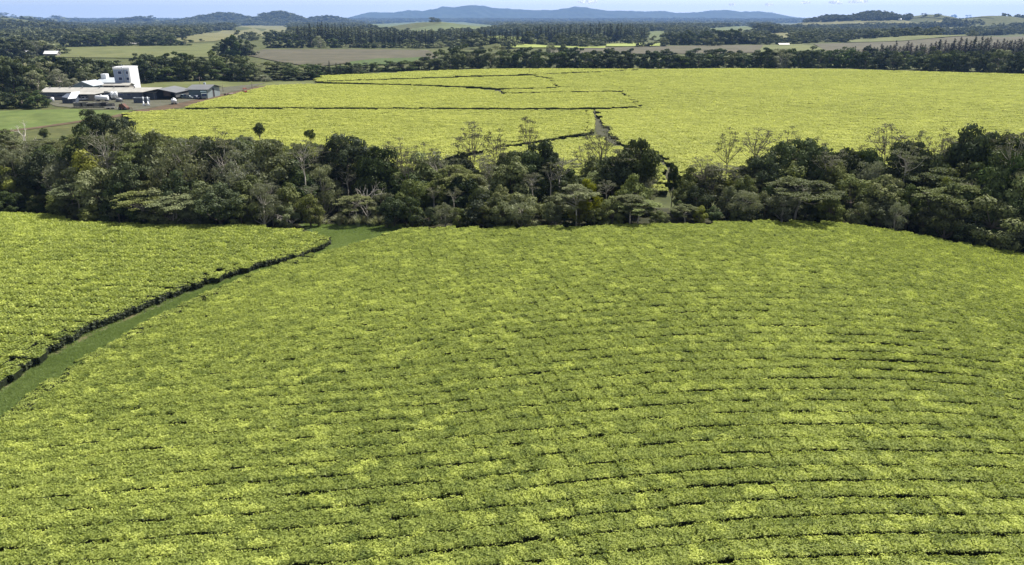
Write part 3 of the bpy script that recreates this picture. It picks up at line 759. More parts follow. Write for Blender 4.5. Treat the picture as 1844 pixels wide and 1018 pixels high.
# open gable shed
YG = YF - 2
x0, x1 = span(256, 317, YG, 175); gg = gz(x0, YG)
ze, zr = P(300, 167.6, YG).z, P(285, 161.2, YG).z
os_ = empty('open_shed', ((x0 + x1) / 2, YG + 7, gg)); tag(os_, 'open fronted shed with a grey gable roof and shadowed inside', 'shed')
o = Vector(os_.location)
_, rf = gable(x0, x1, YG, YG + 14.5, gg - .3, ze, zr, 'y'); rf.v = [tuple(Vector(q) - o) for q in rf.v]; rf.build('roof', M['grey_roof'], os_)
lbox('side_wall', M['grey_roof'], os_, o, x1 - .15, YG + .1, gg + .9, x1, YG + 14.4, ze)
lbox('back_wall', M['dark_wall'], os_, o, x0 + .2, YG + 14.2, gg - .3, x1 - .2, YG + 14.4, ze)
lbox('side_wall', M['dark_wall'], os_, o, x0, YG + .1, gg - .3, x0 + .15, YG + 14.4, ze)
lbox('panel', M['pink'], os_, o, P(295, 175, YG + 5).x, YG + 5, gg + 1.0, P(308, 175, YG + 5).x, YG + 5.2, gg + 3.6)
for k in (x0 + .2, (x0 + x1) / 2 - 2, x1 - .4):
    lbox('post', M['steel'], os_, o, k, YG + .15, gg - .2, k + .2, YG + .35, ze)
for k in range(6):
    bb = MB(); t_ = k / 5; yy = YG + .6 + k * 2.7
    bb.tube([(x0 + .2 - o.x, yy - o.y, ze - o.z - .05), ((x0 + x1) / 2 - o.x, yy - o.y, zr - o.z - .1), (x1 - .2 - o.x, yy - o.y, ze - o.z - .05)], .09, 5); bb.build('rafter', M['steel'], os_)
# right shed
YS = YF + 3
x0, x1 = span(340, 373, YS, 170); gs = gz(x1, YS)
ze, zr = P(355, 161.3, YS).z, P(350, 153, YS + 7).z
rs, o = building('right_shed', 'grey roofed shed with a pale teal side wall and dark doorway', x0, x1, YS, YS + 13, gs, ze, max(zr, ze + .8), 'x', M['teal_wall'], M['grey_roof'], over=.9)  # darker teal than the side wall: front's shade put into its colour
lbox('side_wall', M['pale_teal'], rs, o, x1 + .003, YS, gs - .3, x1 + .1, YS + 5.4, ze)
lbox('side_wall', M['pale_teal'], rs, o, x1 + .003, YS + 7.4, gs - .3, x1 + .1, YS + 13, ze)
lbox('door', M['dark'], rs, o, x1 + .003, YS + 5.4, gs - .3, x1 + .03, YS + 7.4, ze - .1)
lbox('chimney', M['pale_roof'], rs, o, P(367, 152, YS + 9).x, YS + 8.6, zr - .4, P(370, 152, YS + 9).x, YS + 9.5, P(368, 148.8, YS + 9).z)

# small hut with a tilted white roof
YH = YF - 14
x0, x1 = span(112, 139, YH, 182); gh = gz(x0, YH)
hut = empty('hut', ((x0 + x1) / 2, YH + 2, gh)); tag(hut, 'dark hut with a tilted bright white roof panel', 'hut')
hw = (x1 - x0) / 2
b = MB(); b.poly([(-hw, -2, -.3), (hw * .4, -2, -.3), (hw * .4, 2, -.3), (-hw, 2, -.3), (-hw, -2, 2.4), (hw * .4, -2, 1.9), (hw * .4, 2, 3.2), (-hw, 2, 3.4)], [(0, 1, 5, 4), (1, 2, 6, 5), (2, 3, 7, 6), (3, 0, 4, 7), (4, 5, 6, 7)]); b.build('wall', M['dark_wall'], hut)
b = MB(); b.poly([(-hw * .1, -2.6, 1.7), (hw, -2.6, 1.9), (hw * .75, 2.2, 3.9), (-hw * .4, 2.2, 3.7), (-hw * .1, -2.6, 1.85), (hw, -2.6, 2.05), (hw * .75, 2.2, 4.05), (-hw * .4, 2.2, 3.85)], [(0, 3, 2, 1), (4, 5, 6, 7), (0, 1, 5, 4), (1, 2, 6, 5), (2, 3, 7, 6), (3, 0, 4, 7)]); b.build('roof', M['white'], hut)
for k in (-.05, .9): bmbox('post', M['steel'], hut, hw * k, -2.5, -.2, hw * k + .12, -2.38, 1.75)

# vehicles
def wheel_set(root, L, W, r):
    for sx in (-1, 1):
        for sy in (-1, 1):
            b = MB(); b.tube([(sx * L * .31, sy * (W / 2 - .22), r), (sx * L * .31, sy * (W / 2), r)], r, 12)
            wo = b.build('wheel', M['tyre'], root)
            c = MB(); c.tube([(sx * L * .31, sy * (W / 2), r), (sx * L * .31, sy * (W / 2 + .02), r)], r * .55, 10); c.build('rim', M['steel'], wo)
def vehicle(name, label, cat, px, py, L, rz, paint, kind, group=None):
    p = G(px, py); root = empty(name, p, rz); tag(root, label, cat, group)
    W = 1.8; wheel_set(root, L, W, .36)
    b = MB()
    prof = {'ute': [(-.5, .45), (.5, .45), (.5, .85), (.28, .98), (.17, 1.62), (-.06, 1.65), (-.10, 1.0), (-.5, 1.0)],
            'van': [(-.5, .4), (.5, .4), (.5, .95), (.36, 1.15), (.25, 1.95), (-.48, 2.0), (-.5, 1.6)],
            'car': [(-.5, .4), (.5, .4), (.5, .8), (.26, .95), (.12, 1.45), (-.22, 1.48), (-.42, 1.0), (-.5, .9)]}[kind]
    n = len(prof); w2 = W / 2
    def wz(z): return w2 * (0.86 if z > 1.3 else 1)
    v = [(q * L, -wz(z), z) for q, z in prof] + [(q * L, wz(z), z) for q, z in prof]
    b.poly(v, [tuple(range(n)), tuple(range(2 * n - 1, n - 1, -1))] + [(i, i + n, (i + 1) % n + n, (i + 1) % n) for i in range(n)])
    b.build('body', paint, root)
    tz = max(z for _, z in prof)
    front = {'ute': (.28, .98, .17, 1.62), 'van': (.36, 1.15, .25, 1.95), 'car': (.26, .95, .12, 1.45)}[kind]
    f = MB(); a, c, d, e = front
    f.poly([(a * L + .03, -w2 * .8, c + .06), (a * L + .03, w2 * .8, c + .06), (d * L + .03, w2 * .72, e - .08), (d * L + .03, -w2 * .72, e - .08)], [(0, 1, 2, 3)])
    f.v = f.v + [(x - .02, y, z) for x, y, z in f.v]; f.f.append([7, 6, 5, 4]); f.mi.append(0); f.smooth.append(False)
    f.build('windscreen', M['glass'], root)
    for s in (-1, 1):
        b = MB(); b.box(-.04 * L, s * (w2 - .07) - .06, tz - .6, .15 * L, s * (w2 - .07) + .075 , tz - .12); b.build('window', M['glass'], root)
        b = MB(); b.box(L * .5, s * w2 * .7 - .15, .62, L * .5 + .03, s * w2 * .7 + .15, .8); b.build('headlight', M['white'], root)
    if kind == 'ute':
        b = MB(); b.box(-.5 * L, -w2, 1.0, -.47 * L, w2, 1.3); b.box(-.47 * L, -w2, 1.003, -.12 * L, -w2 + .06, 1.3); b.box(-.47 * L, w2 - .06, 1.003, -.12 * L, w2, 1.3); b.build('tray', M['steel'], root)
    return root
vehicle('utility_truck', 'white utility truck parked under the lean-to by the long shed', 'truck', 151, 181.5, 5.2, R(5), M['white'], 'ute')
vehicle('utility_truck', 'dark green utility truck beside the open shed, nearest the tower', 'truck', 330, 178, 5.0, R(-20), M['teal_wall'], 'ute', 'vehicles beside the open shed')
vehicle('parked_car', 'pale grey topped car between two dark vehicles by the sheds', 'car', 343, 178.5, 4.6, R(-30), M['pale_teal'], 'car', 'vehicles beside the open shed')
vehicle('parked_car', 'dark car parked nearest the box truck by the right shed', 'car', 355, 178.8, 4.6, R(-35), M['dark_wall'], 'car', 'vehicles beside the open shed')
# box truck
p = G(368, 178.6); bt = empty('box_truck', p, R(-65)); tag(bt, 'dark box truck parked against the right shed wall', 'truck', 'vehicles beside the open shed')
wheel_set(bt, 6.5, 2.2, .45)
bmbox('cargo_box', M['teal_wall'], bt, -3.2, -1.1, .75, 1.2, 1.1, 3.0)
b = MB(); b.poly([(1.3, -1.05, .5), (3.1, -1.05, .5), (3.1, 1.05, .5), (1.3, 1.05, .5), (1.3, -1.05, 2.3), (2.7, -1.0, 2.3), (2.7, 1.0, 2.3), (1.3, 1.05, 2.3), (3.1, -1.05, 1.3), (3.1, 1.05, 1.3)], [(0, 3, 2, 1), (4, 5, 6, 7), (1, 2, 9, 8), (8, 9, 6, 5), (0, 1, 8, 5, 4), (2, 3, 7, 6, 9), (3, 0, 4, 7)]); cab = b.build('cab', M['pale_teal'], bt)
b = MB(); b.poly([(3.06, -.9, 1.42), (3.06, .9, 1.42), (2.78, .85, 2.2), (2.78, -.85, 2.2), (3.09, -.9, 1.43), (3.09, .9, 1.43), (2.81, .85, 2.21), (2.81, -.85, 2.21)], [(4, 5, 6, 7), (0, 3, 2, 1)]); b.build('windscreen', M['glass'], cab)
# white container trailer
p = G(185, 183); tk = empty('tank_trailer', p, R(3)); tag(tk, 'long white tank trailer standing in the middle of the yard', 'trailer')
b = MB(); b.tube([(-2.4, 0, 1.35), (-2.3, 0, 1.35), (2.1, 0, 1.35), (2.25, 0, 1.35)], [.6, .95, .95, .6], 14); b.build('tank', M['white'], tk)
bmbox('chassis', M['steel'], tk, -2.6, -.6, .45, 2.9, .6, .6)
wheel_set(tk, 5.0, 1.6, .38)
b = MB(); b.tube([(-.3, 0, 2.25), (-.3, 0, 2.6)], .28, 10); b.build('hatch', M['white'], tk)
# pair of upright white tanks on a frame
for i, (px, lab) in enumerate([(203.5, 'upright white tank left of its twin against the long shed'), (210, 'upright white tank right of its twin against the long shed')]):
    q = P(px, 180, YF - 2); root = empty('upright_tank', (q.x, YF - 2, g0)); tag(root, lab, 'tank', 'upright white tanks')
    b = MB(); b.tube([(0, 0, .9), (0, 0, 1.0), (0, 0, 3.0), (0, 0, 3.25)], [.5, .66, .66, .2], 14); b.build('tank', M['white'], root)
    for k in range(4):
        b = MB(); b.tube([(.5 * math.cos(k * 1.57 + .78), .5 * math.sin(k * 1.57 + .78), 0), (.5 * math.cos(k * 1.57 + .78), .5 * math.sin(k * 1.57 + .78), 1.1)], .07, 5)
        b.build('leg', M['steel'], root)
    b = MB(); b.tube([(0, 0, 1.7), (0, 0, 1.85)], .675, 14); b.build('band', M['steel'], root)
# dark plant frame beside the tanks
q = P(195, 180, YF - 2); root = empty('machine_rack', (q.x, YF - 2.2, g0)); tag(root, 'dark steel machine rack left of the upright white tanks', 'machine')
b = MB(); b.box(-1.2, -.6, 0, 1.2, .8, 2.2); b.build('body', M['dark_wall'], root)
b = MB(); b.tube([(-.9, 0, 2.2), (-.9, 0, 3.3), (.6, .1, 3.3)], .18, 8); b.build('duct', M['steel'], root)
bmbox('panel', M['shade_and_panel_blue'], root, -.8, -.66, .7, .5, -.6, 1.7)
# round grey tank
p = G(215, 184); root = empty('round_tank', p); tag(root, 'squat round grey tank on the yard right of the tank trailer', 'tank')
b = MB(); b.tube([(0, 0, 0), (0, 0, 1.25), (0, 0, 1.5), (0, 0, 1.6)], [1.2, 1.2, .7, .25], 16); b.build('tank', M['steel'], root)
b = MB(); b.tube([(0, 0, 1.6), (0, 0, 1.78)], .3, 10); b.build('lid', M['concrete'], root)
b = MB(); b.tube([(1.2, 0, .4), (1.7, 0, .4), (1.7, 0, 0)], .08, 6); b.build('outlet', M['steel'], root)
# small white tank at the left
p = G(95, 183.5); root = empty('water_tank', p); tag(root, 'small upright white water tank by the left end of the long shed', 'tank')
b = MB(); b.tube([(0, 0, 0), (0, 0, 1.5), (0, 0, 1.7)], [.62, .62, .2], 14); b.build('tank', M['white'], root)
b = MB(); b.tube([(0, 0, 1.7), (0, 0, 1.8)], .22, 10); b.build('lid', M['steel'], root)
# row of tea bin trailers
for i, px in enumerate([141, 153, 164.5, 177, 189, 200]):
    p = G(px, 194.2); root = empty('tea_bin', p, R(random.uniform(-4, 4)))
    nm = ['first from the left', 'second from the left', 'third from the left', 'third from the right', 'second from the right', 'rightmost'][i]
    tag(root, 'pale framed dark bin, %s of the bin row on the lawn edge' % nm, 'bin', 'row of tea bins')
    c = MB()
    hh = 1.5 + .25 * math.sin(i * 2.1)
    for (a0, b0, a1, b1) in [(-1.1, -.7, 1.1, -.62), (-1.1, .62, 1.1, .7), (-1.1, -.62, -1.02, .62), (1.02, -.62, 1.1, .62)]: c.box(a0, b0, .45, a1, b1, hh)
    c.box(-1.02, -.62, .45, 1.02, .62, .53); c.build('bin', M['dark'], root)
    fr = MB()
    for sx in (-1.14, 1.0):
        for sy in (-.76, .63): fr.box(sx, sy, 0, sx + .14, sy + .13, hh + .18)
    fr.box(-1.14, -.80, hh + .02, 1.14, -.70, hh + .2); fr.box(-1.14, .70, hh + .02, 1.14, .80, hh + .2); fr.box(-1.2, -.8, hh + .21, -1.0, .8, hh + .34)
    fr.build('frame', M['concrete'], root)
    if i in (0, 1, 3, 5):
        bmbox('side_panel', M['concrete'], root, -.95 if i != 1 else -.3, -.79, .5, .9, -.71, hh)
# dark harvester
p = G(224, 198); hv = empty('tea_harvester', p, R(-10)); tag(hv, 'rusty dark farm machine parked on the grass below the yard', 'machine')
b = MB(); b.poly([(-1.5, -.8, .5), (1.5, -.8, .4), (1.5, .8, .4), (-1.5, .8, .5), (-1.3, -.7, 1.9), (.0, -.7, 2.1), (.0, .7, 2.1), (-1.3, .7, 1.9), (1.4, -.7, .9), (1.4, .7, .9)], [(0, 3, 2, 1), (4, 5, 6, 7), (0, 1, 8, 5, 4), (2, 3, 7, 6, 9), (5, 8, 9, 6), (1, 2, 9, 8), (3, 0, 4, 7)]); b.build('body', M['rust'], hv)
wheel_set(hv, 3.4, 1.9, .5)
b = MB(); b.tube([(1.4, 0, .6), (3.0, 0, .75)], .08, 6); b.tube([(3.0, 0, .75), (3.05, 0, 0)], .08, 6); b.build('drawbar', M['rust'], hv)
b = MB(); b.tube([(-.9, .3, 1.95), (-.9, .3, 2.6)], .09, 6); b.build('exhaust', M['steel'], hv)
# low flat trailer
p = G(199, 197); ft = empty('flat_trailer', p, R(8)); tag(ft, 'low pale flat trailer at the right end of the bin row', 'trailer')
bmbox('deck', M['concrete'], ft, -1.7, -.8, .55, 1.5, .8, .75); wheel_set(ft, 2.4, 1.5, .3)
b = MB(); b.tube([(1.5, 0, .6), (2.6, 0, .3)], .06, 6); b.build('drawbar', M['steel'], ft)
# dark skip with two white hoppers
p = G(256, 186); sk = empty('skip_bin', p, R(0)); tag(sk, 'dark rectangular skip with a pale rim in front of the open shed', 'skip')
bmbox('body', M['dark_wall'], sk, -2.6, -.9, .1, 2.6, .9, 1.9)
b = MB(); b.box(-2.7, -1.0, 1.9, 2.7, -.85, 2.05); b.box(-2.7, .85, 1.9, 2.7, 1.0, 2.05); b.box(-2.7, -.847, 1.9, -2.55, .847, 2.05); b.box(2.55, -.847, 1.9, 2.7, .847, 2.05); b.build('rim', M['pale_roof'], sk)
for i, (px, lab) in enumerate([(259.5, 'white chute on legs, left one of the leaning pair'), (267.5, 'white chute on legs, right one of the leaning pair')]):
    p = G(px, 191.5); root = empty('chute', p); tag(root, lab, 'chute', 'white chutes')
    s = 1 if i else -1
    b = MB(); b.tube([(0, 0, .05), (0, 0, 1.5), (-.25, .5, 1.7)], [.95, .2, .14], 4); b.build('hopper', M['white'], root)
    b = MB(); b.tube([(-.25, .5, 1.65), (-.55, 1.2, 3.1)], .26, 6); b.build('pipe', M['pale_roof'], root)
# white tank trailer on wheels
p = G(314, 188.5); root = empty('spray_tank', p, R(20)); tag(root, 'round white spray tank on wheels beside the dirt road', 'tank')
b = MB(); b.tube([(-.9, 0, 1.3), (-.7, 0, 1.3), (0, 0, 1.3), (.7, 0, 1.3), (.9, 0, 1.3)], [.35, .78, .9, .78, .35], 14); b.build('tank', M['white'], root)
bmbox('band', M['steel'], root, -1.0, -.95, 1.12, 1.0, .95, 1.24)
bmbox('chassis', M['steel'], root, -1.1, -.5, .4, 1.5, .5, .52); wheel_set(root, 2.0, 1.4, .34)
b = MB(); b.tube([(0, 0, 2.15), (0, 0, 2.4)], .35, 10); b.build('lid', M['white'], root)
# red tractor
p = G(442, 170.3); root = empty('red_tractor', p, R(-60)); tag(root, 'red tractor on the dirt road at the tea edge', 'tractor')
b = MB(); b.box(.1, -.4, .7, 1.9, .4, 1.45); b.box(-1.0, -.5, .6, .1, .5, 1.2); b.build('body', M['red'], root)
b = MB()
for sx in (-1.0, .0):
    for sy in (-.6, .55): b.box(sx, sy, 1.2, sx + .08, sy + .06, 2.4)
b.build('cab_frame', M['red'], root); bmbox('roof', M['red'], root, -1.1, -.7, 2.4, .2, .7, 2.55)
for sx, r_, sy in ((-.6, .75, 1), (-.6, .75, -1), (1.4, .45, 1), (1.4, .45, -1)):
    b = MB(); b.tube([(sx, sy * .55, r_), (sx, sy * .95, r_)], r_, 14); wo = b.build('wheel', M['tyre'], root)
    b = MB(); b.tube([(sx, sy * .95, r_), (sx, sy * .97, r_)], r_ * .5, 10); b.build('rim', M['red'], wo)
b = MB(); b.tube([(1.0, .2, 1.4), (1.0, .2, 2.2)], .05, 6); b.build('exhaust', M['steel'], root)
# rubble heap on the road side
p = G(411, 171.5); b = MB(); r = random.Random(3)
for k in range(16):
    a = r.uniform(0, 6.3); d = r.uniform(0, 1.6); s = r.uniform(.25, .55)
    b.box(-s, -s, -.1, s, s, s * 1.3, m=Matrix.Translation((d * math.cos(a), d * math.sin(a), 0)) @ Matrix.Rotation(r.uniform(0, 3), 4, 'Z') @ Matrix.Rotation(r.uniform(-.4, .4), 4, 'X'))
ob = b.build('rubble_heap', M['pink'], None, p); tag(ob, 'small pinkish heap of rubble beside the red dirt road', 'rubble')
# poles
def pole(px, py, h, lab, arm=True, r_=.11):
    p = G(px, py); root = empty('utility_pole', p); tag(root, lab, 'pole', 'timber poles')
    b = MB(); b.tube([(0, 0, -.4), (0, 0, h)], [r_, r_ * .7], 8); b.build('post', M['wood'], root)
    if arm:
        bmbox('crossarm', M['wood'], root, -1.1, -.06 + .12, h - .8, 1.1, .06 + .12, h - .65)
        for k in (-1, 0, 1):
            b = MB(); b.tube([(k * .95, .12, h - .65), (k * .95, .12, h - .45)], .05, 6); b.build('insulator', M['white'], root)
pole(953, 136.2, 4.4, 'lone thin pole standing at the top tea strip', False)
pole(363, 172, 7.5, 'slim timber pole in front of the right shed')
pole(454, 158.5, 3.2, 'short timber pole by the dirt road past the red tractor', False)
pole(402, 166, 3.2, 'short timber pole right of the right shed', False)

# ------------------------------------------------------------------ trees: prototypes
LM = {
 'dense': leafmat('dark_foliage', (0.014, 0.022, 0.011), (0.085, 0.108, 0.042), 0.15),
 'olive': leafmat('olive_foliage', (0.030, 0.040, 0.017), (0.19, 0.205, 0.088), 0.22),
 'layered': leafmat('layered_foliage', (0.036, 0.047, 0.022), (0.19, 0.205, 0.092), 0.22),
 'sparse': leafmat('thin_grey_foliage', (0.045, 0.050, 0.028), (0.135, 0.14, 0.08), 0.22),
 'silver': leafmat('silvery_foliage', (0.085, 0.095, 0.060), (0.25, 0.26, 0.17), 0.22),
 'lime': leafmat('yellow_green_foliage', (0.060, 0.072, 0.016), (0.20, 0.21, 0.045), 0.3),
 'conifer': leafmat('conifer_foliage', (0.014, 0.022, 0.014), (0.045, 0.056, 0.028), 0.1),
 'reddish': leafmat('reddish_conifer_foliage', (0.024, 0.020, 0.016), (0.062, 0.048, 0.036), 0.1),
 'far': leafmat('far_foliage', (0.022, 0.032, 0.015), (0.125, 0.145, 0.062), 0.18),
 'reed': leafmat('pale_reed', (0.10, 0.11, 0.055), (0.32, 0.32, 0.19), 0.25),
}
def sph(r, n):
    v = r.normal(size=(n, 3)); return v / np.linalg.norm(v, axis=1, keepdims=True)
def limb(b, p0, p1, r0, r1, r, sag=0.15, n=5, sides=5):
    p0, p1 = np.asarray(p0, float), np.asarray(p1, float); L = np.linalg.norm(p1 - p0)
    k = np.linspace(0, 1, n); mid = r.normal(size=3) * 0.06 * L
    pts = p0 + (p1 - p0) * k[:, None] + mid * np.sin(k * np.pi)[:, None]
    pts[:, 2] -= sag * L * np.sin(k * np.pi) * 0.6
    b.tube(pts, list(r0 + (r1 - r0) * k), sides, cap=False)
    return pts
def join_leaves(name, parts, mat):
    V = np.concatenate([p[0] for p in parts]); T = np.concatenate([p[1] for p in parts])
    return quadmesh(name, V, T, mat)
def p_dense(seed, mat, n_cl=30, per=230, ls=0.2, rx=4.2, z0=2.2, z1=10.0, up=0.0, bark='bark', elong=0.6, core=True):
    r = np.random.default_rng(seed); b = MB()
    lean = r.normal(size=2) * 0.35
    top = np.array([lean[0], lean[1], z0 + (z1 - z0) * 0.45])
    tr = [(0, 0, -1.0), (lean[0] * .2, lean[1] * .2, z0 * .7), tuple(top)]
    b.tube(tr, [0.34, 0.26, 0.14], 7)
    zc, rz = (z0 + z1) / 2, (z1 - z0) / 2
    cl = []
    tries = 0
    while len(cl) < n_cl and tries < 4000:
        tries += 1
        d = sph(r, 1)[0]; k = r.uniform(0.35, 1.0) ** 0.6
        c = np.array([d[0] * rx * k, d[1] * rx * k, zc + d[2] * rz * k])
        c[:2] *= 1.0 - 0.25 * max(0, (c[2] - zc) / rz)
        rad = r.uniform(0.75, 1.55)
        if all(np.linalg.norm(c - q[0]) > 0.55 * (rad + q[1]) * 0.8 for q in cl): cl.append((c, rad, r.uniform(-.34, .34)))
    parts = []
    for c, rad, tn in cl:
        n = int(per * rad ** 1.6)
        d = sph(r, n); d[:, 2] = np.abs(d[:, 2]) * np.where(r.random(n) < 0.78, 1, -1)
        rr = rad * (0.72 + 0.32 * r.random(n)) * (1 + 0.22 * np.sin(d[:, 0] * 7 + c[0] * 3) * np.sin(d[:, 1] * 6 + c[1] * 5))
        C = c + d * rr[:, None] * np.array([1.12, 1.12, 0.82])
        N = d * 1.1 + r.normal(size=(n, 3)) * 0.42; N[:, 2] += up
        parts.append((leaves(C, N, ls * r.uniform(.6, 1.35, n), elong, r), np.clip(0.5 + tn + r.normal(size=n) * 0.24, 0, 1)))
        limb(b, tr[1] if c[2] < zc else top, c, 0.09, 0.03, r)
    return b.mesh('trunk', M[bark]), join_leaves('crown', parts, LM[mat])
def p_tier(seed, mat, n_pad=22, per=230, ls=0.23, W=5.0, H0=4.0, H1=10.0, bark='bark_pale', padr=(1.0, 1.9), flat=0.20, dome=0.35, fork=0.42, twig=True, trunk_r=0.26):
    """branches carrying flat pads of leaves, like a layered or umbrella tree"""
    r = np.random.default_rng(seed); b = MB()
    zf = H1 * fork
    lean = r.normal(size=2) * 0.4
    base = np.array([lean[0] * .6, lean[1] * .6, zf])
    b.tube([(0, 0, -1.2), (lean[0] * .15, lean[1] * .15, zf * .5), tuple(base)], [trunk_r, trunk_r * .8, trunk_r * .62], 7)
    nl = r.integers(3, 5); leads = []
    for k in range(nl):
        a = k * 2 * np.pi / nl + r.uniform(-.4, .4); e = base + np.array([math.cos(a) * W * r.uniform(.12, .35), math.sin(a) * W * r.uniform(.12, .35), (H1 - zf) * r.uniform(.55, .8)])
        leads.append(limb(b, base, e, trunk_r * .5, trunk_r * .25, r, -.08, 6))
    parts = []
    for i in range(n_pad):
        a = r.uniform(0, 2 * np.pi); k = math.sqrt(r.uniform(0.02, 1)); 
        zt = H0 + (H1 - H0) * (1 - dome * k ** 2) * (1 if r.random() < .5 else r.uniform(.55, 1))
        c = np.array([math.cos(a) * W * k + lean[0], math.sin(a) * W * k + lean[1], zt])
        rad = r.uniform(*padr)
        ld = leads[int(np.argmin([np.linalg.norm(q[-1][:2] - c[:2]) for q in leads]))]
        o = ld[int(np.clip((c[2] - zf) / (H1 - zf) * 5, 1, 5))]
        if o[2] > c[2]: o = ld[1]
        limb(b, o, c - np.array([0, 0, .08]), trunk_r * .22, .022, r, .12)
        if twig:
            for q in range(4):
                t = c + np.array([*(r.normal(size=2) * rad * .6), r.uniform(.0, .25)])
                limb(b, c - np.array([0, 0, .1]), t, .025, .01, r, 0, 3, 4)
        n = int(per * (rad / 1.4) ** 2)
        d = sph(r, n); rr = r.random(n) ** .45
        lob = 1 + .3 * np.sin(np.arctan2(d[:, 1], d[:, 0]) * r.integers(3, 6) + i)
        C = c + np.stack([d[:, 0] * rr * rad * lob, d[:, 1] * rr * rad * lob, d[:, 2] * rr * rad * flat + .12 * (1 - rr ** 2)], 1)
        N = np.stack([r.normal(size=n) * .5, r.normal(size=n) * .5, np.ones(n)], 1)
        parts.append((leaves(C, N, ls * r.uniform(.6, 1.3, n), .5, r), np.clip(.5 + r.normal() * .14 + r.normal(size=n) * .2, 0, 1)))
    return b.mesh('trunk', M[bark]), join_leaves('crown', parts, LM[mat])
def p_bare(seed, Ht=10.0, bark='bark_dead'):
    r = np.random.default_rng(seed); tb, b = MB(), MB()
    top = np.array([r.normal() * .4, r.normal() * .4, Ht * .62])
    tp = limb(tb, (0, 0, -1), top, .2, .09, r, 0, 7, 7)
    def rec(p, d, L, rad, lv):
        e = p + d * L
        limb(b, p, e, rad, rad * .5, r, .03, 4, 4)
        if lv == 0: return
        for k in range(3 if lv > 1 else 2):
            nd = d + r.normal(size=3) * .5; nd[2] += .12; nd /= np.linalg.norm(nd)
            rec(p + (e - p) * r.uniform(.5, 1), nd, L * r.uniform(.5, .75), rad * .55, lv - 1)
    for i in range(7):
        a = i * 2.4 + r.uniform(-.3, .3); k = r.uniform(.4, 1.0); d = np.array([math.cos(a) * .8, math.sin(a) * .8, r.uniform(.4, 1.1)]); d /= np.linalg.norm(d)
        rec(tp[int(k * 6)], d, Ht * r.uniform(.18, .28), .07, 3)
    return tb.mesh('trunk', M[bark]), b.mesh('branches', M[bark])
def p_conifer(seed, mat, Ht=10.0, W=1.9, lev=26, per=9, q=5):
    r = np.random.default_rng(seed); b = MB()
    b.tube([(0, 0, -.6), (0, 0, Ht * .5), (0, 0, Ht)], [.17, .11, .02], 6)
    Cs, Ns, S = [], [], []
    for i in range(lev):
        k = i / (lev - 1); z = Ht * (.14 + .86 * k); rad = W * (1 - k) ** .8 * r.uniform(.8, 1.15) + .08
        for j in range(max(4, int(per * (1 - k * .5)))):
            a = r.uniform(0, 2 * np.pi)
            for m in range(q):
                t = (m + .6) / q
                Cs.append((math.cos(a) * rad * t + r.normal() * .05, math.sin(a) * rad * t + r.normal() * .05, z - .28 * rad * t * t + r.normal() * .06))
                Ns.append((math.cos(a) * .5, math.sin(a) * .5, 1)); S.append(.24 * (1.15 - .5 * k))
    n = len(Cs); C = np.array(Cs); N = np.array(Ns) + r.normal(size=(n, 3)) * .45
    return b.mesh('trunk', M['bark']), join_leaves('crown', [(leaves(C, N, np.array(S) * r.uniform(.7, 1.3, n), .55, r), np.clip(.5 + r.normal(size=n) * .25, 0, 1))], LM[mat])
PR = {
 'dense': [p_dense(100 + i, 'dense') for i in range(4)],
 'olive': [p_dense(120 + i, 'olive', 34, 210, .2, 4.0, 1.2, 10, .2) for i in range(4)],
 'shrub': [p_dense(140 + i, 'olive', 26, 190, .22, 4.6, -1.5, 10, .3) for i in range(3)],
 'darkshrub': [p_dense(150 + i, 'dense', 26, 200, .22, 4.4, -1.5, 10, .1) for i in range(3)],
 'layered': [p_tier(160 + i, 'layered', 32, 330, .18, 5.2, 3.0, 10.0) for i in range(4)],
 'sparse': [p_tier(180 + i, 'sparse', 26, 120, .12, 3.1, 4.6, 10.0, padr=(.5, 1.05), flat=.24, dome=.5, fork=.42, trunk_r=.16, bark='bark') for i in range(5)],
 'paletrunk': [p_tier(190 + i, 'sparse', 20, 170, .14, 3.2, 5.0, 10.0, padr=(.6, 1.2), flat=.2, dome=.4, fork=.55, trunk_r=.2) for i in range(4)],
 'high': [p_dense(110 + i, 'dense', 26, 230, .2, 4.2, 4.6, 10.0) for i in range(4)],
 'lollipop': [p_dense(116 + i, 'dense', 14, 170, .22, 2.6, 6.3, 10.0) for i in range(2)],
 'silver': [p_dense(200 + i, 'silver', 26, 200, .19, 3.9, 1.2, 10, -.4, 'bark_pale', .35) for i in range(3)],
 'lime': [p_dense(220 + i, 'lime', 28, 210, .2, 4.0, 1.4, 10, .3) for i in range(2)],
 'bare': [p_bare(240 + i) for i in range(3)],
 'conifer': [p_conifer(260 + i, 'conifer') for i in range(3)],
 'reddish': [p_conifer(270 + i, 'reddish', 10, 2.6, 24, 12) for i in range(3)],
 'fardense': [p_dense(280 + i, 'dense', 24, 110, .36, 4.6, -1.6, 10) for i in range(4)],
 'farolive': [p_dense(290 + i, 'far', 24, 110, .36, 4.6, -1.6, 10) for i in range(4)],
 'farsilver': [p_dense(300 + i, 'silver', 22, 100, .32, 4.2, -1.0, 10, 0, 'bark_pale', .4) for i in range(2)],
}
NOMW = {'paletrunk': 3.8, 'high': 5.2, 'lollipop': 3.4, 'layered': 6.2, 'sparse': 3.6, 'bare': 4.0, 'conifer': 2.0, 'reddish': 2.1, 'olive': 5.0, 'silver': 5.0, 'lime': 5.0, 'dense': 5.2, 'shrub': 5.6, 'darkshrub': 5.4, 'fardense': 5.3, 'farolive': 5.3, 'farsilver': 5.1}
CATS = {'bare': 'tree', 'shrub': 'shrub', 'darkshrub': 'shrub'}
